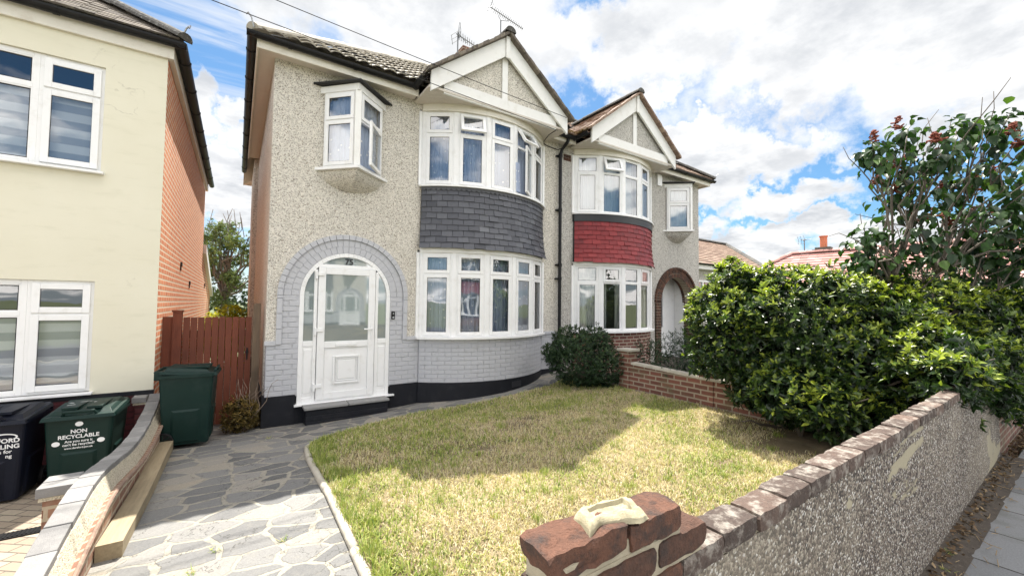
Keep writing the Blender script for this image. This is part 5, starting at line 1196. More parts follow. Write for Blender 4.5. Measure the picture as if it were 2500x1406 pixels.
# soil strip and litter at the wall foot
struct(grid(np.linspace(0.6, 7.0, 60), np.linspace(-6.24, -6.02, 6), lambda a, b: -0.298+0.035*max(0, (b+6.22))/0.2+0.004*math.sin(a*9+b*20)).build('soil_strip', M['soil'], smooth=True))
mb = MB()
for k in range(900):
    x = random.uniform(1.2, 9.5); y = -6.14+WA*(min(x, 7)-0.9)-abs(random.gauss(0.02, 0.05)); a = random.uniform(0, 6.28); s = random.uniform(.008, .026); p = Vector((x, y, -0.283+random.uniform(0, .02)))
    d = Vector((math.cos(a)*s, math.sin(a)*s, random.uniform(-.004, .012))); e = Vector((-math.sin(a)*s*.5, math.cos(a)*s*.5, random.uniform(-.004, .012))); mb.face([p-d, p-e, p+d, p+e], tint=random.uniform(0, .9))
for k in range(120):
    x = random.uniform(1.2, 7); y = wy(x)-random.uniform(.02, .25); a = random.uniform(0, 3.14); L = random.uniform(.04, .13); mb.tube([(x, y, -.285), (x+L*math.cos(a), y+L*math.sin(a)*.6, -.28)], 0.0022, 4, tint=.9)
tag(mb.build('leaf_litter', M['litter']), 'dry leaves and twigs at the foot of the roughcast wall on the pavement', 'leaf litter', kind='stuff')
# brick wall between the two front gardens
DW = thing('garden_wall', 'mossy red brick wall with stone capping dividing the two lawns', 'wall', (5.4, -3, -0.1))
mb = MB(); ya, yb = -1.84, -4.3
def dtop(y): return float(np.interp(y, [-4.3, -3.35, -1.8], [0.28, 0.30, 0.36]))
for a, b in zip(np.linspace(yb, ya, 20)[:-1], np.linspace(yb, ya, 20)[1:]): mb.hexa([(5.36, a, -.5), (5.47, a, -.5), (5.47, b, -.5), (5.36, b, -.5), (5.36, a, dtop(a)), (5.47, a, dtop(a)), (5.47, b, dtop(b)), (5.36, b, dtop(b))])
mb.build('brick', M['redbrick'], DW)
mb = MB(); y = ya-0.25
while y > yb+0.3:
    y2 = y-0.42; mb.hexa([(5.335, y2+.004, dtop(y2)), (5.495, y2+.004, dtop(y2)), (5.495, y-.004, dtop(y)), (5.335, y-.004, dtop(y)), (5.345, y2+.004, dtop(y2)+.04), (5.485, y2+.004, dtop(y2)+.04), (5.485, y-.004, dtop(y)+.04), (5.345, y-.004, dtop(y)+.04)]); y = y2
mb.build('capping', M['concrete'], DW, bevel=.005)
for y, zt in ((-1.94, 0.56), (-3.45, 0.40)):
    mb = MB(); mb.box(5.345, 5.56, y-.11, y+.11, -.5, zt); mb.build('pier', M['redbrick'], DW)
    mb = MB(); mb.box(5.31, 5.595, y-.145, y+.145, zt, zt+.045); mb.build('pier_cap', M['concrete'], DW, bevel=.008)
# ------------------------------------------------------------------ far houses
mb = MB()
E0, E1 = Vector((10.95, 1.6, 2.93)), Vector((19.0, 1.6, 2.96)); rp = at(1772, 598, 1, 5.6)
BH = thing('bungalow', 'low house with a brown tiled hipped roof just beyond the pair of semis', 'house', (14, 1.8, -0.1))
mb.box(11.0, 18.8, 1.9, 9, -0.4, 2.9); mb.build('wall', M['pebble_far'], BH)
mb = MB(); sB = (rp[2]-2.95)/4.0; kx = (19.0-rp[0])/4.0
roof_tiles(mb, E0, (1, 0, 0), (0, 1, 0), sB, 4.0, lambda w: (0.0, 8.05-w*kx), 0.27, 0.25, 0.0, 0.03, 1, True)
mb.face([(10.95, 1.6, 2.92), (19, 1.6, 2.92), (rp[0], 5.6, rp[2]-.03), (10.95, 5.6, rp[2]-.03)]); mb.face([(19, 1.6, 2.92), (19, 9.6, 2.92), (rp[0], 5.6, rp[2]-.03)]); mb.face([(19, 9.6, 2.9), (10.95, 9.6, 2.9), (10.95, 5.6, rp[2]-.03), (rp[0], 5.6, rp[2]-.03)])
br = mb.build('roof', M['roofbrown'], BH)
mb = MB(); ridge_tiles(mb, (19, 1.6, 2.98), (rp[0], 5.6, rp[2]+.03), .12, .4); ridge_tiles(mb, (10.95, 5.6, rp[2]+.03), (rp[0], 5.6, rp[2]+.03), .12, .4); mb.build('ridge_tile', M['hipmoss'], br)
mb = MB(); mb.box(10.95, 19, 1.62, 1.66, 2.74, 2.92); mb.box(10.95, 19, 1.66, 1.9, 2.76, 2.78); mb.build('fascia', M['whitewood'], BH)
mb = MB(); gutter(mb, (10.9, 1.55, 2.94), (19.1, 1.55, 2.95)); mb.tube([(11.25, 1.82, -.2), (11.25, 1.82, 2.7), (11.25, 1.6, 2.9)], .035, 8); mb.build('gutter', M['black'], BH)
mb = MB(); F = Facet((13.2, 1.86), (15.2, 1.86)); F.rect(mb, 0, 2.0, 1.0, 2.35, .07, -.05, .02); F.box(mb, .97, 1.03, 1.07, 2.28, -.05, .015); F.box(mb, .07, .97, 1.9, 1.96, -.05, .015); F.box(mb, 1.03, 1.93, 1.9, 1.96, -.05, .015)
w = mb.build('window', M['upvc'], BH); mb = MB(); F.pane(mb, .05, 1.95, 1.05, 2.3, -.02); mb.build('pane', M['frost'], w)
# pale red roofed bungalow
A_ = Vector(atd(1932, 622, 28)); B_ = Vector(atd(2300, 590, 22.5)); B_.z = A_.z
e1 = (B_-A_); e1.z = 0; e1.normalize(); e2 = Vector((e1.y, -e1.x, 0))
if e2.dot(Vector((CAM[0]-A_.x, CAM[1]-A_.y, 0))) < 0: e2 = -e2
zr = A_.z; ze = zr-2.2; Lr = (B_-A_).length+6
PR = thing('bungalow', 'distant house with a pale red tiled hipped roof and orange chimney pot', 'house', (A_.x, A_.y, 0))
P_ = lambda a, b, z: Vector((A_.x, A_.y, z))+e1*a+e2*b
mb = MB(); mb.prism([P_(-2.6, 3.2, 0), P_(Lr, 3.2, 0), P_(Lr, -3.2, 0), P_(-2.6, -3.2, 0)], (0, 0, ze)); mb.build('wall', M['cream'], PR)
mb = MB(); s_ = 2.2/3.7
roof_tiles(mb, P_(-3.1, 3.7, ze), e1, -e2, s_, 3.7, lambda w: (w*3.1/3.7, Lr+3.1), 0.36, 0.42, 0.0, 0.05, 1, True)
roof_tiles(mb, P_(-3.1, -3.7, ze), e2, e1, 2.2/3.1, 3.1, lambda w: (w*3.7/3.1, 7.4-w*3.7/3.1), 0.36, 0.42, 0.0, 0.05, 1, True)
mb.face([P_(-3.1, 3.7, ze-.03), P_(Lr, 3.7, ze-.03), P_(Lr, 0, zr-.03), P_(0, 0, zr-.03)]); mb.face([P_(-3.1, -3.7, ze-.03), P_(-3.1, 3.7, ze-.03), P_(0, 0, zr-.03)]); mb.face([P_(Lr, -3.7, ze), P_(-3.1, -3.7, ze), P_(0, 0, zr-.03), P_(Lr, 0, zr-.03)])
pr = mb.build('roof', M['roofpink'], PR)
mb = MB(); ridge_tiles(mb, P_(-3.1, 3.7, ze+.05), P_(0, 0, zr+.05), .2, .45); ridge_tiles(mb, P_(-3.1, -3.7, ze+.05), P_(0, 0, zr+.05), .2, .45); ridge_tiles(mb, P_(0, 0, zr+.05), P_(Lr, 0, zr+.05), .2, .45); mb.build('ridge_tile', M['roofpink'], pr)
mb = MB(); mb.prism([P_(-3.1, 3.55, ze-.28), P_(Lr, 3.55, ze-.28), P_(Lr, 3.6, ze-.28), P_(-3.1, 3.6, ze-.28)], (0, 0, .26)); mb.build('fascia', M['whitewood'], PR)
q = P_(1.75, -0.3, zr); mb = MB(); mb.prism([q+e1*-.55+e2*-.4, q+e1*.55+e2*-.4, q+e1*.55+e2*.4, q+e1*-.55+e2*.4], (0, 0, .22)); mb.prism([q+e1*-.42+e2*-.3+Vector((0, 0, .22)), q+e1*.42+e2*-.3+Vector((0, 0, .22)), q+e1*.42+e2*.3+Vector((0, 0, .22)), q+e1*-.42+e2*.3+Vector((0, 0, .22))], (0, 0, .14)); c_ = mb.build('chimney', M['roofdark'], PR)
mb = MB(); mb.tube([q+Vector((0, 0, .36)), q+Vector((0, 0, 1.05))], .2, 14); mb.tube([q+Vector((0, 0, 1.05)), q+Vector((0, 0, 1.12))], .25, 14); mb.build('chimney_pot', m_plain('terracotta', (0.50, 0.16, 0.08), 0.7), c_, label='orange clay chimney pot')
def aerial(px_base, px_top, px_a, px_b, axv, label, nel, rad, els, pole=None):
    t = thing('tv_aerial', label, 'aerial', tuple(at(*px_base, 1, axv)), 0, 'rooftop aerials')
    b, tp = Vector(at(*px_base, 1, axv)), Vector(at(*px_top, 1, axv)); tp.x, tp.y = b.x, b.y
    if pole: b.z -= pole
    mb = MB(); mb.tube([b, tp], rad*1.4, 6); mb.build('mast', M['aerial'], t)
    a, e = Vector(at(*px_a, 1, axv)), Vector(at(*px_b, 1, axv-0.25)); d = (e-a).normalized(); s = d.cross(Vector((0, 0, 1))).normalized(); v = s.cross(d)
    mb = MB(); mb.tube([a, e], rad, 6)
    for k in range(nel):
        p = a+(e-a)*(0.14+0.84*k/(nel-1)); h = els*(1.0-0.35*k/nel); mb.tube([p-s*h, p+s*h], rad*.55, 4)
    for sg in (-1, 1):
        for j in (-1, 0, 1): mb.tube([a+v*sg*els*1.1+s*els*.9*j+d*(-.02), a+d*.08+s*els*.9*j], rad*.5, 4)
        mb.tube([a+v*sg*els*1.1-s*els, a+v*sg*els*1.1+s*els], rad*.5, 4)
    m_ = a+(e-a)*0.42; mb.tube([m_-d*.12, m_-d*.1-v*.09, tp, m_+d*.12-v*.06, m_+d*.14], rad*.7, 5)
    mb.build('antenna', M['aerial'], t)
aerial((1222, 96), (1221, 50), (1196, 17), (1277, 72), 1.2, 'taller television aerial with a long boom above the nearer gable', 18, 0.010, 0.10, 0.4)
aerial((1117, 140), (1117, 80), (1114, 83), (1158, 112), 3.2, 'smaller television aerial left of the nearer gable, beside the chimney', 8, 0.013, 0.20, 1.6)
aerial((1964, 606), (1960, 583), (1955, 586), (1976, 584), 5.5, 'small television aerial beside the orange chimney pot on the distant roof', 5, 0.025, 0.25, 1.0)

# ------------------------------------------------------------------ overhead cables
def cable(p, q, sag, r=0.0055, ext=2.0):
    p, q = Vector(p), Vector(q); e = p+(q-p)*ext; n = 40; mb = MB()
    mb.tube([p+(e-p)*(k/n)+Vector((0, 0, -sag*4*(k/n)*(1-k/n))) for k in range(n+1)], r, 5); return mb
tag(cable(at(1362, 319, 1, -0.72), at(521, -4, 1, -1.05), 0.03).build('overhead_cable', M['black'], smooth=True), 'thin black overhead cable, the lower of two crossing the nearer gable', 'cable', 'overhead cables')
tag(cable(at(1383, 288, 1, -0.78), at(677, -4, 1, -1.05), 0.03).build('overhead_cable', M['black'], smooth=True), 'thin black overhead cable, the upper of two crossing the nearer gable', 'cable', 'overhead cables')
mb = MB(); P = [at(1358, 318, 1, -.66), at(1340, 330, 1, -.5), at(1328, 345, 1, -.2), at(1328, 352, 1, -.03), at(1340, 358, 1, -.02), at(1362, 366, 1, -.03), at(1378, 360, 1, -.04), at(1392, 342, 1, -.1)]
mb.tube(P, 0.009, 5); mb.build('service_cable', M['black'], HA, smooth=True)

# ------------------------------------------------------------------ plants
def unit(a): return a/np.maximum(np.linalg.norm(a, axis=1, keepdims=True), 1e-9)
def leaves(name, c, ax, nr, ln, wd, tint, m, parent=None, fold=0.25, droop=0.15):
    """one mesh of folded, pointed leaves"""
    n = len(c); ax = unit(ax); s = unit(np.cross(ax, nr)); nr = np.cross(s, ax); ln = ln[:, None]; wd = wd[:, None]
    b = c; mid = c+ax*ln*.5; tip = c+ax*ln-nr*ln*droop
    l1 = c+ax*ln*.28+s*wd*.42+nr*wd*fold; l2 = c+ax*ln*.62+s*wd*.40+nr*wd*fold-nr*ln*droop*.3
    r1 = c+ax*ln*.28-s*wd*.42+nr*wd*fold; r2 = c+ax*ln*.62-s*wd*.40+nr*wd*fold-nr*ln*droop*.3
    V = np.stack([b, l1, l2, tip, r2, r1, mid], 1).reshape(-1, 3)
    base = (np.arange(n)*7)[:, None]
    Q = np.concatenate([base+np.array([[0, 6, 2, 1]]), base+np.array([[0, 5, 4, 6]])], 1).reshape(-1, 4); T = np.concatenate([base+np.array([[6, 3, 2]]), base+np.array([[6, 4, 3]])], 1).reshape(-1, 3)
    return raw(name, V, Q, T, np.repeat(tint, 7), m, parent)
def raw(name, V, Q, T, tint, m, parent=None):
    if parent is not None: V = V-np.array(BASE[parent.name])
    me = bpy.data.meshes.new(name); me.vertices.add(len(V)); me.vertices.foreach_set('co', V.astype(np.float32).ravel())
    nl = Q.size+T.size; me.loops.add(nl); me.loops.foreach_set('vertex_index', np.concatenate([Q.ravel(), T.ravel()]).astype(np.int32))
    me.polygons.add(len(Q)+len(T)); ls = np.concatenate([np.arange(len(Q))*4, Q.size+np.arange(len(T))*3]).astype(np.int32); me.polygons.foreach_set('loop_start', ls)
    me.update(calc_edges=True); me.validate()
    ca = me.color_attributes.new('tint', 'FLOAT_COLOR', 'POINT'); cc = np.ones((len(V), 4), dtype=np.float32); cc[:, :3] = np.clip(tint, 0, 1)[:, None]; ca.data.foreach_set('color', cc.ravel())
    me.materials.append(m); o = bpy.data.objects.new(name, me); COL.objects.link(o)
    if parent is not None: o.parent = parent
    return o
def blob_pts(blobs, dens, rng, fill=0.0):
    P, Nn = [], []
    for c, r in blobs:
        c, r = np.array(c), np.array(r); area = 4*math.pi*((r[0]*r[1])**1.6/3+(r[0]*r[2])**1.6/3+(r[1]*r[2])**1.6/3)**(1/1.6); n = int(area*dens)
        d = unit(rng.normal(size=(n, 3))); sc = 1+rng.normal(0, .055, (n, 1)); p = c+d*r*sc; nn = unit(d/r)
        keep = np.ones(n, bool)
        for c2_, r2_ in blobs:
            if c2_ is c or (np.allclose(c2_, c)): continue
            keep &= (((p-np.array(c2_))/np.array(r2_))**2).sum(1) > 0.86
        P.append(p[keep]); Nn.append(nn[keep])
    return np.concatenate(P), np.concatenate(Nn)
def vn(p, f, seed):
    """cheap smooth noise 0..1"""
    r = np.random.default_rng(seed); o = np.zeros(len(p))
    for k in range(7):
        w = unit(r.normal(size=(1, 3)))[0]*f*(0.6+1.1*k/6); o += np.sin(p @ w*6.28+r.uniform(0, 6.28))
    return 0.5+o/7*0.9
def rosettes(name, P, Nn, rng, m, parent, per=7, ln=(0.05, .09), asp=0.42, up=0.5, tintf=None, ang=(0.6, 1.15), stem=0.05, droop=.15, floor=None):
    n = len(P); ax = unit(Nn+np.array([0, 0, up])+rng.normal(0, .28, (n, 3))); a = unit(np.cross(ax, rng.normal(size=(n, 3)))); b = np.cross(ax, a)
    k = np.repeat(np.arange(n), per); N = len(k); ph = np.tile(np.arange(per), n)*2.4+rng.uniform(0, 6.28, n)[k]+rng.normal(0, .2, N)
    lv = np.tile(np.arange(per)/per, n); el = ang[0]+(ang[1]-ang[0])*(1-lv)+rng.normal(0, .15, N)
    dirv = ax[k]*np.cos(el)[:, None]+(a[k]*np.cos(ph)[:, None]+b[k]*np.sin(ph)[:, None])*np.sin(el)[:, None]
    c = P[k]+ax[k]*(stem*(lv-1))[:, None]; L = rng.uniform(ln[0], ln[1], N)*(1-.35*lv*(rng.random(N) < .7)); nr = ax[k]*np.sin(el)[:, None]-(a[k]*np.cos(ph)[:, None]+b[k]*np.sin(ph)[:, None])*np.cos(el)[:, None]+rng.normal(0, .25, (N, 3))
    t = tintf(P[k], ax[k], lv, N)
    if floor is not None:
        ok = c[:, 2] > floor; c, dirv, nr, L, t = c[ok], dirv[ok], nr[ok], L[ok], t[ok]
    return leaves(name, c, dirv, nr, L, L*asp*rng.uniform(.8, 1.2, len(L)), t, m, parent, droop=droop)
def twigs(mb, base, tips, r0, rng, wob=.08, n=5, r1=.003):
    for tp in tips:
        b, t = Vector(base), Vector(tp); P = []
        for k in range(n+1):
            s = k/n; q = b+(t-b)*s; q.z = b.z+(t.z-b.z)*(s**0.85)
            if 0 < k < n: q += Vector(rng.normal(0, wob, 3))*s
            P.append(q)
        mb.tube(P, [r0*(1-s/n*.85)+r1 for s in range(n+1)], 6)

# big glossy hedge shrub
rng = np.random.default_rng(5)
HD = thing('hedge', 'large glossy evergreen hedge with lime new growth in the right corner of the lawn', 'hedge', (5.4, -4.7, -0.12))
HB_ = [((5.18, -4.00, 1.10), (.72, .60, .68)), ((5.55, -4.55, 1.20), (.95, .75, .66)), ((5.22, -4.55, .55), (.60, .55, .52)), ((4.90, -4.45, .42), (.34, .34, .36)), ((5.85, -5.15, .88), (.95, .55, .78)),
       ((6.6, -5.3, 1.02), (1.0, .7, .62)), ((5.85, -5.72, .82), (.95, .34, .42)), ((7.5, -5.75, 1.0), (1.0, .55, .62)), ((8.5, -5.95, .80), (.9, .5, .75)), ((5.3, -4.15, 1.66), (.4, .35, .18)), ((6.1, -4.9, 1.62), (.5, .35, .2)), ((4.86, -4.15, 1.35), (.3, .3, .25)),
       ((5.05, -5.05, .26), (.55, .42, .36)), ((5.6, -5.45, .32), (.7, .42, .42)), ((5.25, -5.98, .86), (.72, .24, .27)), ((6.3, -6.02, .72), (.8, .26, .36)), ((7.3, -6.08, .55), (.85, .26, .46)), ((4.85, -4.75, .35), (.36, .34, .34))]
P, Nn = blob_pts(HB_, 230, rng)
ok = P[:, 2] > 0.02; P, Nn = P[ok], Nn[ok]
P = P+Nn*((vn(P, 1.1, 3)-.5)*0.30+(vn(P, 3.2, 13)-.5)*.16)[:, None]
def ht(p, ax, lv, N):
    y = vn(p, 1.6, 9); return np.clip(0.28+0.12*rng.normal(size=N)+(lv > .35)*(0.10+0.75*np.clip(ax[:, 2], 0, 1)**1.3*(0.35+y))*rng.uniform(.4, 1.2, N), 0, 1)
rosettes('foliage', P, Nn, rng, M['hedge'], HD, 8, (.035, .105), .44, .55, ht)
PI_ = []; 
for c, r in HB_:
    d = unit(rng.normal(size=(260, 3)))*rng.uniform(.35, .9, (260, 1)); PI_.append(np.array(c)+d*np.array(r))
PI_ = np.concatenate(PI_); PI_ = PI_[PI_[:, 2] > 0.05]
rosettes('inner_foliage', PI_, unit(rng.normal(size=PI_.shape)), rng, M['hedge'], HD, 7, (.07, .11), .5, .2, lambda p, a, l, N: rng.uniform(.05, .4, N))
mb = MB(); twigs(mb, (5.35, -4.5, -.15), [Vector(c)+Vector(rng.normal(0, .25, 3)) for c, r in HB_ for _ in range(2)], .022, rng, .02); twigs(mb, (5.1, -4.75, -.15), [Vector((4.9, -4.7, .4)), Vector((5.0, -4.9, .5)), Vector((4.95, -4.5, .4))], .012, rng, .02)
mb.build('stem', M['bark'], HD, smooth=True)

# lilac tree with brown seed heads
LT = thing('lilac_tree', 'lilac tree with large heart-shaped leaves and brown seed heads above the hedge', 'tree', (6.3, -5.35, -0.1))
base = Vector((6.35, -5.35, -0.1)); LD = 4.95
spots = [(2150, 385, 42, 1), (2215, 330, 34, 0), (2190, 430, 40, 1), (2130, 372, 26, 0), (2250, 395, 45, 1), (2335, 320, 40, 0), (2300, 375, 45, 1), (2390, 330, 44, 0), (2440, 300, 34, 0), (2480, 350, 50, 1), (2180, 475, 42, 1), (2215, 520, 50, 1), (2260, 465, 45, 0),
         (2340, 450, 40, 1), (2400, 420, 42, 0), (2455, 440, 50, 1), (2300, 540, 58, 1), (2370, 530, 55, 1), (2440, 530, 55, 0), (2500, 480, 55, 0), (2500, 570, 55, 1), (2230, 585, 48, 0), (2130, 575, 30, 0), (2095, 610, 34, 0), (2150, 630, 36, 0), (2105, 650, 28, 0), (2290, 610, 50, 0), (2370, 620, 50, 0), (2450, 620, 55, 1), (2520, 650, 60, 0), (2560, 420, 70, 1), (2560, 560, 70, 0), (2185, 660, 34, 0), (2345, 690, 45, 0), (2420, 690, 45, 0), (2490, 700, 50, 1), (2410, 570, 45, 0), (2475, 625, 45, 1), (2330, 600, 40, 0)]
C_, A1, N1, L1, T1 = [], [], [], [], []; tips = []; 
for x, y, rp_, sd in spots:
    d = LD+rng.uniform(-.45, .45); c = np.array(atd(x, y, d)); rad = rp_*d/FPX*1.05; tips.append(c)
    n = int(22+0.72*rp_); p = c+unit(rng.normal(size=(n, 3)))*rad*rng.uniform(.3, 1.15, (n, 1)); out = unit(p-c)
    C_.append(p); A1.append(out*.7+np.array([0, 0, -.75])+rng.normal(0, .3, (n, 3))); N1.append(out+np.array([0, 0, .8])+rng.normal(0, .35, (n, 3))); L1.append(rng.uniform(.06, .145, n)); T1.append(np.clip(rng.normal(.38, .25, n), 0, 1))
    if sd:
        for q in range(rng.integers(1, 4)):
            seeds = MB(); s = Vector(c+rng.normal(0, rad*.5, 3)+np.array([0, 0, rad*.4])); h = rng.uniform(.10, .17)
            for k in range(34):
                f = rng.random(); w = .04*(1-f*.7); seeds.tube([s+Vector((rng.normal(0, w), rng.normal(0, w), f*h)), s+Vector((rng.normal(0, w), rng.normal(0, w), f*h+.014))], .0095, 4)
            seeds.build('seed_head', M['seed'], LT, label='brown dried flower head')
ln = np.concatenate(L1)
leaves('foliage', np.concatenate(C_), np.concatenate(A1), np.concatenate(N1), ln, ln*.82, np.concatenate(T1), M['lilac'], LT, fold=.2, droop=.22)
mb = MB()
f1 = [base, base+Vector((-.05, .1, .9)), base+Vector((-.12, .05, 1.7))]; mb.tube(f1, [.024, .019, .015], 8); f2 = [base+Vector((.15, -.05, 0)), base+Vector((.35, -.1, 1.0)), base+Vector((.5, -.25, 1.9))]; mb.tube(f2, [.024, .019, .015], 8); f3 = [base+Vector((.05, -.1, 0)), base+Vector((-.02, -.05, 1.2))]; mb.tube(f3, [.02, .016], 8)
for c in tips:
    st_ = f1[2] if c[0] < 6.4 else f2[2]
    if c[2] < 2.1: st_ = f1[1] if c[0] < 6.4 else f2[1]
    twigs(mb, st_, [c], .014, rng, .10, 5)
    for _ in range(3): twigs(mb, Vector(c)*.7+st_*.3, [Vector(c)+Vector(rng.normal(0, .2, 3))+Vector((0, 0, .08))], .006, rng, .05, 4, .002)
mb.build('trunk', M['bark'], LT, smooth=True)
# dark small-leaved shrub under the lilac
def shrub(name, label, cat, loc, blobs, m, dens, per, ln, asp, tintf, up=.4, inner=150, seed=1, group=None, floor=None, stem=True, bark=None):
    global rng
    rng = np.random.default_rng(seed); t = thing(name, label, cat, loc, 0, group); P, Nn = blob_pts(blobs, dens, rng); P = P+Nn*((vn(P, 1.5, seed)-.5)*.3+(vn(P, 4.5, seed+50)-.5)*.45)[:, None]*np.array([r for _, r in blobs]).mean()
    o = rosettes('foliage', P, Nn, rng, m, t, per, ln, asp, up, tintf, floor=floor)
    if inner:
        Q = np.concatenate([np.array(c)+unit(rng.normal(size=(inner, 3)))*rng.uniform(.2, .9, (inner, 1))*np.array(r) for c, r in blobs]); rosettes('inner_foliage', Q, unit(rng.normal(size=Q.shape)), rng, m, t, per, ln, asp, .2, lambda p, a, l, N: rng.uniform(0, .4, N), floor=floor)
    if stem:
        mb = MB(); twigs(mb, loc, [Vector(c)+Vector(rng.normal(0, .3, 3)*np.array(r)) for c, r in blobs for _ in range(4)], .014, rng); mb.build('stem', bark or M['bark'], t, smooth=True)
    return t
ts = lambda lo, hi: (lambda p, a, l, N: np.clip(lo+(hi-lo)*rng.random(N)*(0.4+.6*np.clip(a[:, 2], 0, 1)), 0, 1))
shrub('shrub', 'dark small-leaved shrub beneath the lilac tree behind the hedge', 'shrub', (7.4, -4.9, -.1), [((7.3, -5.0, 1.25), (.8, .6, .85)), ((8.4, -5.5, 1.3), (.9, .6, .9)), ((6.6, -4.6, 1.0), (.5, .5, .7))], M['shrub'], 150, 7, (.035, .06), .5, ts(.1, .95), seed=21, group='shrubs')
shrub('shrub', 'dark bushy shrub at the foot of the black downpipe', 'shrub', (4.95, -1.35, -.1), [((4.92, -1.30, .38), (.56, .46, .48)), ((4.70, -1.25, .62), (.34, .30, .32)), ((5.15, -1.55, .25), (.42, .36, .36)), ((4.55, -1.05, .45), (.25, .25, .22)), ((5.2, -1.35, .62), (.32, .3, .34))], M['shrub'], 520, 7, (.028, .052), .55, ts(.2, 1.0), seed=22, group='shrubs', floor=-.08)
shrub('shrub', 'spreading dark cotoneaster behind the red brick dividing wall', 'shrub', (6.4, -2.6, -.1), [((6.0, -2.25, .45), (.45, .55, .34)), ((6.45, -2.9, .52), (.6, .6, .36)), ((7.1, -2.5, .6), (.8, .6, .4)), ((5.75, -2.75, .30), (.34, .5, .2))], M['shrub'], 330, 8, (.018, .032), .5, ts(.1, .8), seed=23, group='shrubs', floor=0.0)
gb = on_ground(572, 1046)
gs_ = shrub('shrub', 'yellowing half-bare shrub between the green wheelie bin and the black plinth', 'shrub', (-.24, -.02, -.43), [((-.27, -.02, -.20), (.20, .22, .24)), ((-.14, .08, -.22), (.13, .2, .22))], M['dryleaf'], 500, 7, (.025, .05), .5, ts(.1, 1.0), seed=24, group='shrubs', floor=-.42, bark=M['twig'])
rng = np.random.default_rng(4); mb = MB(); twigs(mb, (-.2, -.02, -.43), [Vector((-.2+rng.normal(0, .16), .0+rng.normal(0, .12), rng.uniform(.05, .30))) for _ in range(14)], .004, rng, .05, 6, .0016)
mb.build('bare_twig', M['twig'], gs_, smooth=True)
# beyond the gate: golden shrub, tree
c_ = atd(562, 772, 11.5); shrub('shrub', 'bright golden-yellow shrub seen over the red wooden gate', 'shrub', (c_[0], c_[1], -.4), [((c_[0], c_[1], c_[2]-.35), (.62, .5, .55)), ((c_[0]-.45, c_[1], c_[2]-.55), (.4, .4, .4)), ((c_[0], c_[1], .1), (.5, .4, .6))], M['gold'], 150, 7, (.06, .10), .5, ts(.2, 1.0), seed=25, group='shrubs', up=.8)
tp = atd(548, 640, 16); rng = np.random.default_rng(8)
TT = thing('tree', 'open pale green tree standing beyond the gap between the houses', 'tree', (tp[0], tp[1], -.5))
bl = []
for k in range(26):
    x, y = rng.uniform(495, 640), rng.uniform(545, 745); bl.append((tuple(atd(x, y, 16+rng.uniform(-1.2, 1.2))), (rng.uniform(.25, .5),)*3))
P = np.concatenate([np.array(c)+unit(rng.normal(size=(120, 3)))*rng.uniform(.2, 1.1, (120, 1))*np.array(r) for c, r in bl])
rosettes('foliage', P, unit(rng.normal(size=P.shape)), rng, M['treeleaf'], TT, 5, (.06, .11), .5, .5, ts(.1, 1.0), stem=.1)
mb = MB(); tb_ = Vector((tp[0]+.1, tp[1], -.5)); fk = Vector((tp[0]+.05, tp[1], 1.4)); mb.tube([tb_, fk], [.17, .12], 8)
twigs(mb, fk, [c for c, r in bl], .05, rng, .2, 6, .006); twigs(mb, fk, [np.array(atd(rng.uniform(500, 620), rng.uniform(505, 560), 16)) for _ in range(16)], .03, rng, .2, 6, .006)
mb.build('trunk', M['bark'], TT, smooth=True)
shrub('hedge', 'grey-green hedge behind the tree beyond the gap between the houses', 'hedge', (-1.0, 22, -.5), [((-2.2, 22, .6), (1.6, .6, 1.6)), ((.6, 21, .6), (1.6, .6, 1.7))], M['shrub'], 45, 6, (.10, .18), .5, ts(.2, 1.0), seed=31)

# ------------------------------------------------------------------ lawn blades
rng = np.random.default_rng(2); NB_ = 230000
u = rng.random(NB_); X = 0.36+rng.random(NB_)*5.0; Y = -6.0+5.5*(u**1.35)
PX = np.array(LAWN); ins = np.zeros(NB_, bool)
for i in range(len(PX)):
    (x1, y1), (x2, y2) = PX[i], PX[(i+1) % len(PX)]; c = ((y1 > Y) != (y2 > Y)) & (X < (x2-x1)*(Y-y1)/(y2-y1+1e-12)+x1); ins ^= c
X, Y = X[ins], Y[ins]; p3 = np.stack([X, Y, X*0], 1)
n1 = vn(p3, .55, 41); n2 = vn(p3, 1.7, 42); n3 = vn(p3, 5.0, 43)
bare = (np.exp(-(((X-2.75)/.55)**2+((Y+2.35)/.28)**2))*0.8+np.clip(n2-.78, 0, 1)*1.6)
bare = np.maximum(bare, np.clip(1.3-(((X-5.0)/.80)**2+((Y+4.95)/.70)**2)**.5+.4*(n2-.5)+.25*(n3-.5), 0, 1)*1.3); bare = np.maximum(bare, .75*np.exp(-(((X-1.9)/.28)**2+((Y+2.9)/.16)**2))); keep = rng.random(len(X)) > bare; X, Y, n1, n2, n3 = X[keep], Y[keep], n1[keep], n2[keep], n3[keep]; N = len(X)
Z = np.array([lawn_z(a, b) for a, b in zip(X, Y)])-.004
green = np.clip(0.14+0.55*(n1-.5)+0.5*(n2-.5)+0.35*(n3-.5)+0.35*np.exp(-((X-.36)/.28)**2)+0.22*(Y > -2.2), 0, 1)
tuft = vn(np.stack([X, Y, X*0], 1), 11.0, 44); green = np.clip(green+0.9*(tuft-.62)*(tuft > .62), 0, 1); isg = rng.random(N) < green; tint = np.where(isg, rng.uniform(.5, 1.0, N), rng.uniform(0, .42, N))
hgt = np.where(isg, rng.uniform(.022, .052, N), rng.uniform(.014, .042, N))*(1+.5*np.exp(-((X-.36)/.12)**2)); hgt = hgt*(0.75+0.6*tuft); lean = rng.uniform(.15, 1.45, N); az = rng.uniform(0, 6.283, N)+(n2-.5)*2
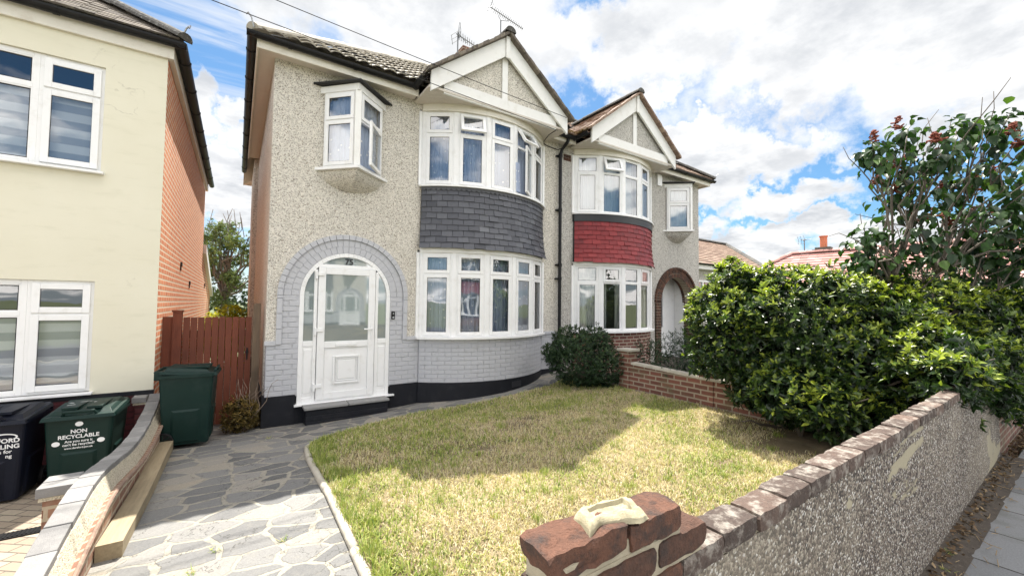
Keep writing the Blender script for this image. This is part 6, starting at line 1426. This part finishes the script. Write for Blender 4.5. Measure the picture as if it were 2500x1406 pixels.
wv = np.where(isg, .0021, .0017)*(1+0.8*(-Y-0.5)/5.5*0+.7); hd = np.stack([np.cos(az), np.sin(az), az*0], 1); sd = np.stack([-np.sin(az), np.cos(az), az*0], 1); up = np.array([[0, 0, 1.0]])
b = np.stack([X, Y, Z], 1); mid = b+(hd*np.sin(lean*.6)[:, None]+up*np.cos(lean*.6)[:, None])*(hgt*.55)[:, None]; tip = mid+(hd*np.sin(lean*1.15)[:, None]+up*np.cos(lean*1.15)[:, None])*(hgt*.6)[:, None]
w = wv[:, None]; V = np.stack([b-sd*w, b+sd*w, mid+sd*w*.8, mid-sd*w*.8, tip], 1).reshape(-1, 3); bi = (np.arange(N)*5)[:, None]
nt_ = 90; tcx = np.where(rng.random(nt_) < .45, .37+np.abs(rng.normal(0, .10, nt_)), rng.uniform(.5, 5.2, nt_)); tcy = rng.uniform(-5.8, -1.2, nt_); per = 55
bx = np.repeat(tcx, per)+rng.normal(0, .03, nt_*per); by = np.repeat(tcy, per)+rng.normal(0, .03, nt_*per); bok = np.array([inpoly(a, b_, LAWN) or (a > .33 and b_ < -2) for a, b_ in zip(bx, by)]); bx, by = bx[bok], by[bok]; M_ = len(bx)
bz = np.array([lawn_z(a, b_) for a, b_ in zip(bx, by)])-.004; hh = rng.uniform(.035, .085, M_); ll = rng.uniform(.1, .9, M_); aa = rng.uniform(0, 6.283, M_); hd2 = np.stack([np.cos(aa), np.sin(aa), aa*0], 1); sd2 = np.stack([-np.sin(aa), np.cos(aa), aa*0], 1)
b2 = np.stack([bx, by, bz], 1); m2 = b2+(hd2*np.sin(ll*.6)[:, None]+up*np.cos(ll*.6)[:, None])*(hh*.55)[:, None]; t2_ = m2+(hd2*np.sin(ll*1.25)[:, None]+up*np.cos(ll*1.25)[:, None])*(hh*.6)[:, None]
V = np.concatenate([V, np.stack([b2-sd2*.0022, b2+sd2*.0022, m2+sd2*.0018, m2-sd2*.0018, t2_], 1).reshape(-1, 3)]); tint = np.concatenate([tint, rng.uniform(.55, 1, M_)]); bi = (np.arange(N+M_)*5)[:, None]
go = raw('grass', V, bi+np.array([[0, 1, 2, 3]]), bi+np.array([[3, 2, 4]]), np.repeat(tint, 5), M['grass']); go['kind'] = 'stuff'; go['label'] = 'short dry yellow and green grass blades of the front lawn'; go['category'] = 'grass'
# weeds in the paving
WD = MB(); rng = np.random.default_rng(6)
for x, y in [(520, 1345), (655, 1070), (870, 1330), (905, 1380), (690, 1320), (470, 1400), (2300, 1390), (2320, 1350)]:
    c = on_ground(x, y, .0) if x < 2000 else at(x, y, 2, -.285)
    for k in range(16):
        a = rng.uniform(0, 6.28); L = rng.uniform(.02, .05); d = Vector((math.cos(a), math.sin(a), rng.uniform(.3, 1))).normalized(); s = Vector((-math.sin(a), math.cos(a), 0))*.003; q = Vector(c)+Vector((rng.normal(0, .02), rng.normal(0, .02), 0)); WD.face([q-s, q+s, q+d*L], tint=rng.uniform(.4, 1))
tag(WD.build('weeds', M['grass']), 'small green weeds growing in the joints of the paving', 'weeds', kind='stuff')
# ------------------------------------------------------------------ the pair of houses across the road, mirrored in the glass
def copy_tree(o, parent=None):
    c = o.copy(); COL.objects.link(c); c.parent = parent
    for ch in list(o.children): copy_tree(ch, c)
    return c
for src, lab in ((HA, 'grey-bayed house across the road, seen only as a window reflection'), (HB, 'red-bayed house across the road, seen only as a window reflection')):
    o = copy_tree(src); o.rotation_euler = (0, 0, math.pi); o.location = (7.4-src.location.x, -23.5, -0.45); o['label'] = lab; o['group'] = 'houses across the road'
# fallen leaves, dry stalks and broad-leaved weeds scattered on the lawn
rng = np.random.default_rng(17); mb = MB()
for k in range(420):
    x, y = rng.uniform(.4, 5.3), rng.uniform(-5.9, -1.0)
    if not inpoly(x, y, LAWN): continue
    a = rng.uniform(0, 6.28); s_ = rng.uniform(.006, .02); p = Vector((x, y, lawn_z(x, y)+.02+rng.uniform(0, .015))); d = Vector((math.cos(a)*s_, math.sin(a)*s_, rng.normal(0, .004))); e = Vector((-math.sin(a)*s_*.5, math.cos(a)*s_*.5, rng.normal(0, .004))); mb.face([p-d, p-e, p+d, p+e], tint=rng.uniform(.1, 1))
tag(mb.build('fallen_leaves', M['litter']), 'small dead leaves scattered over the front lawn', 'dead leaves', kind='stuff')
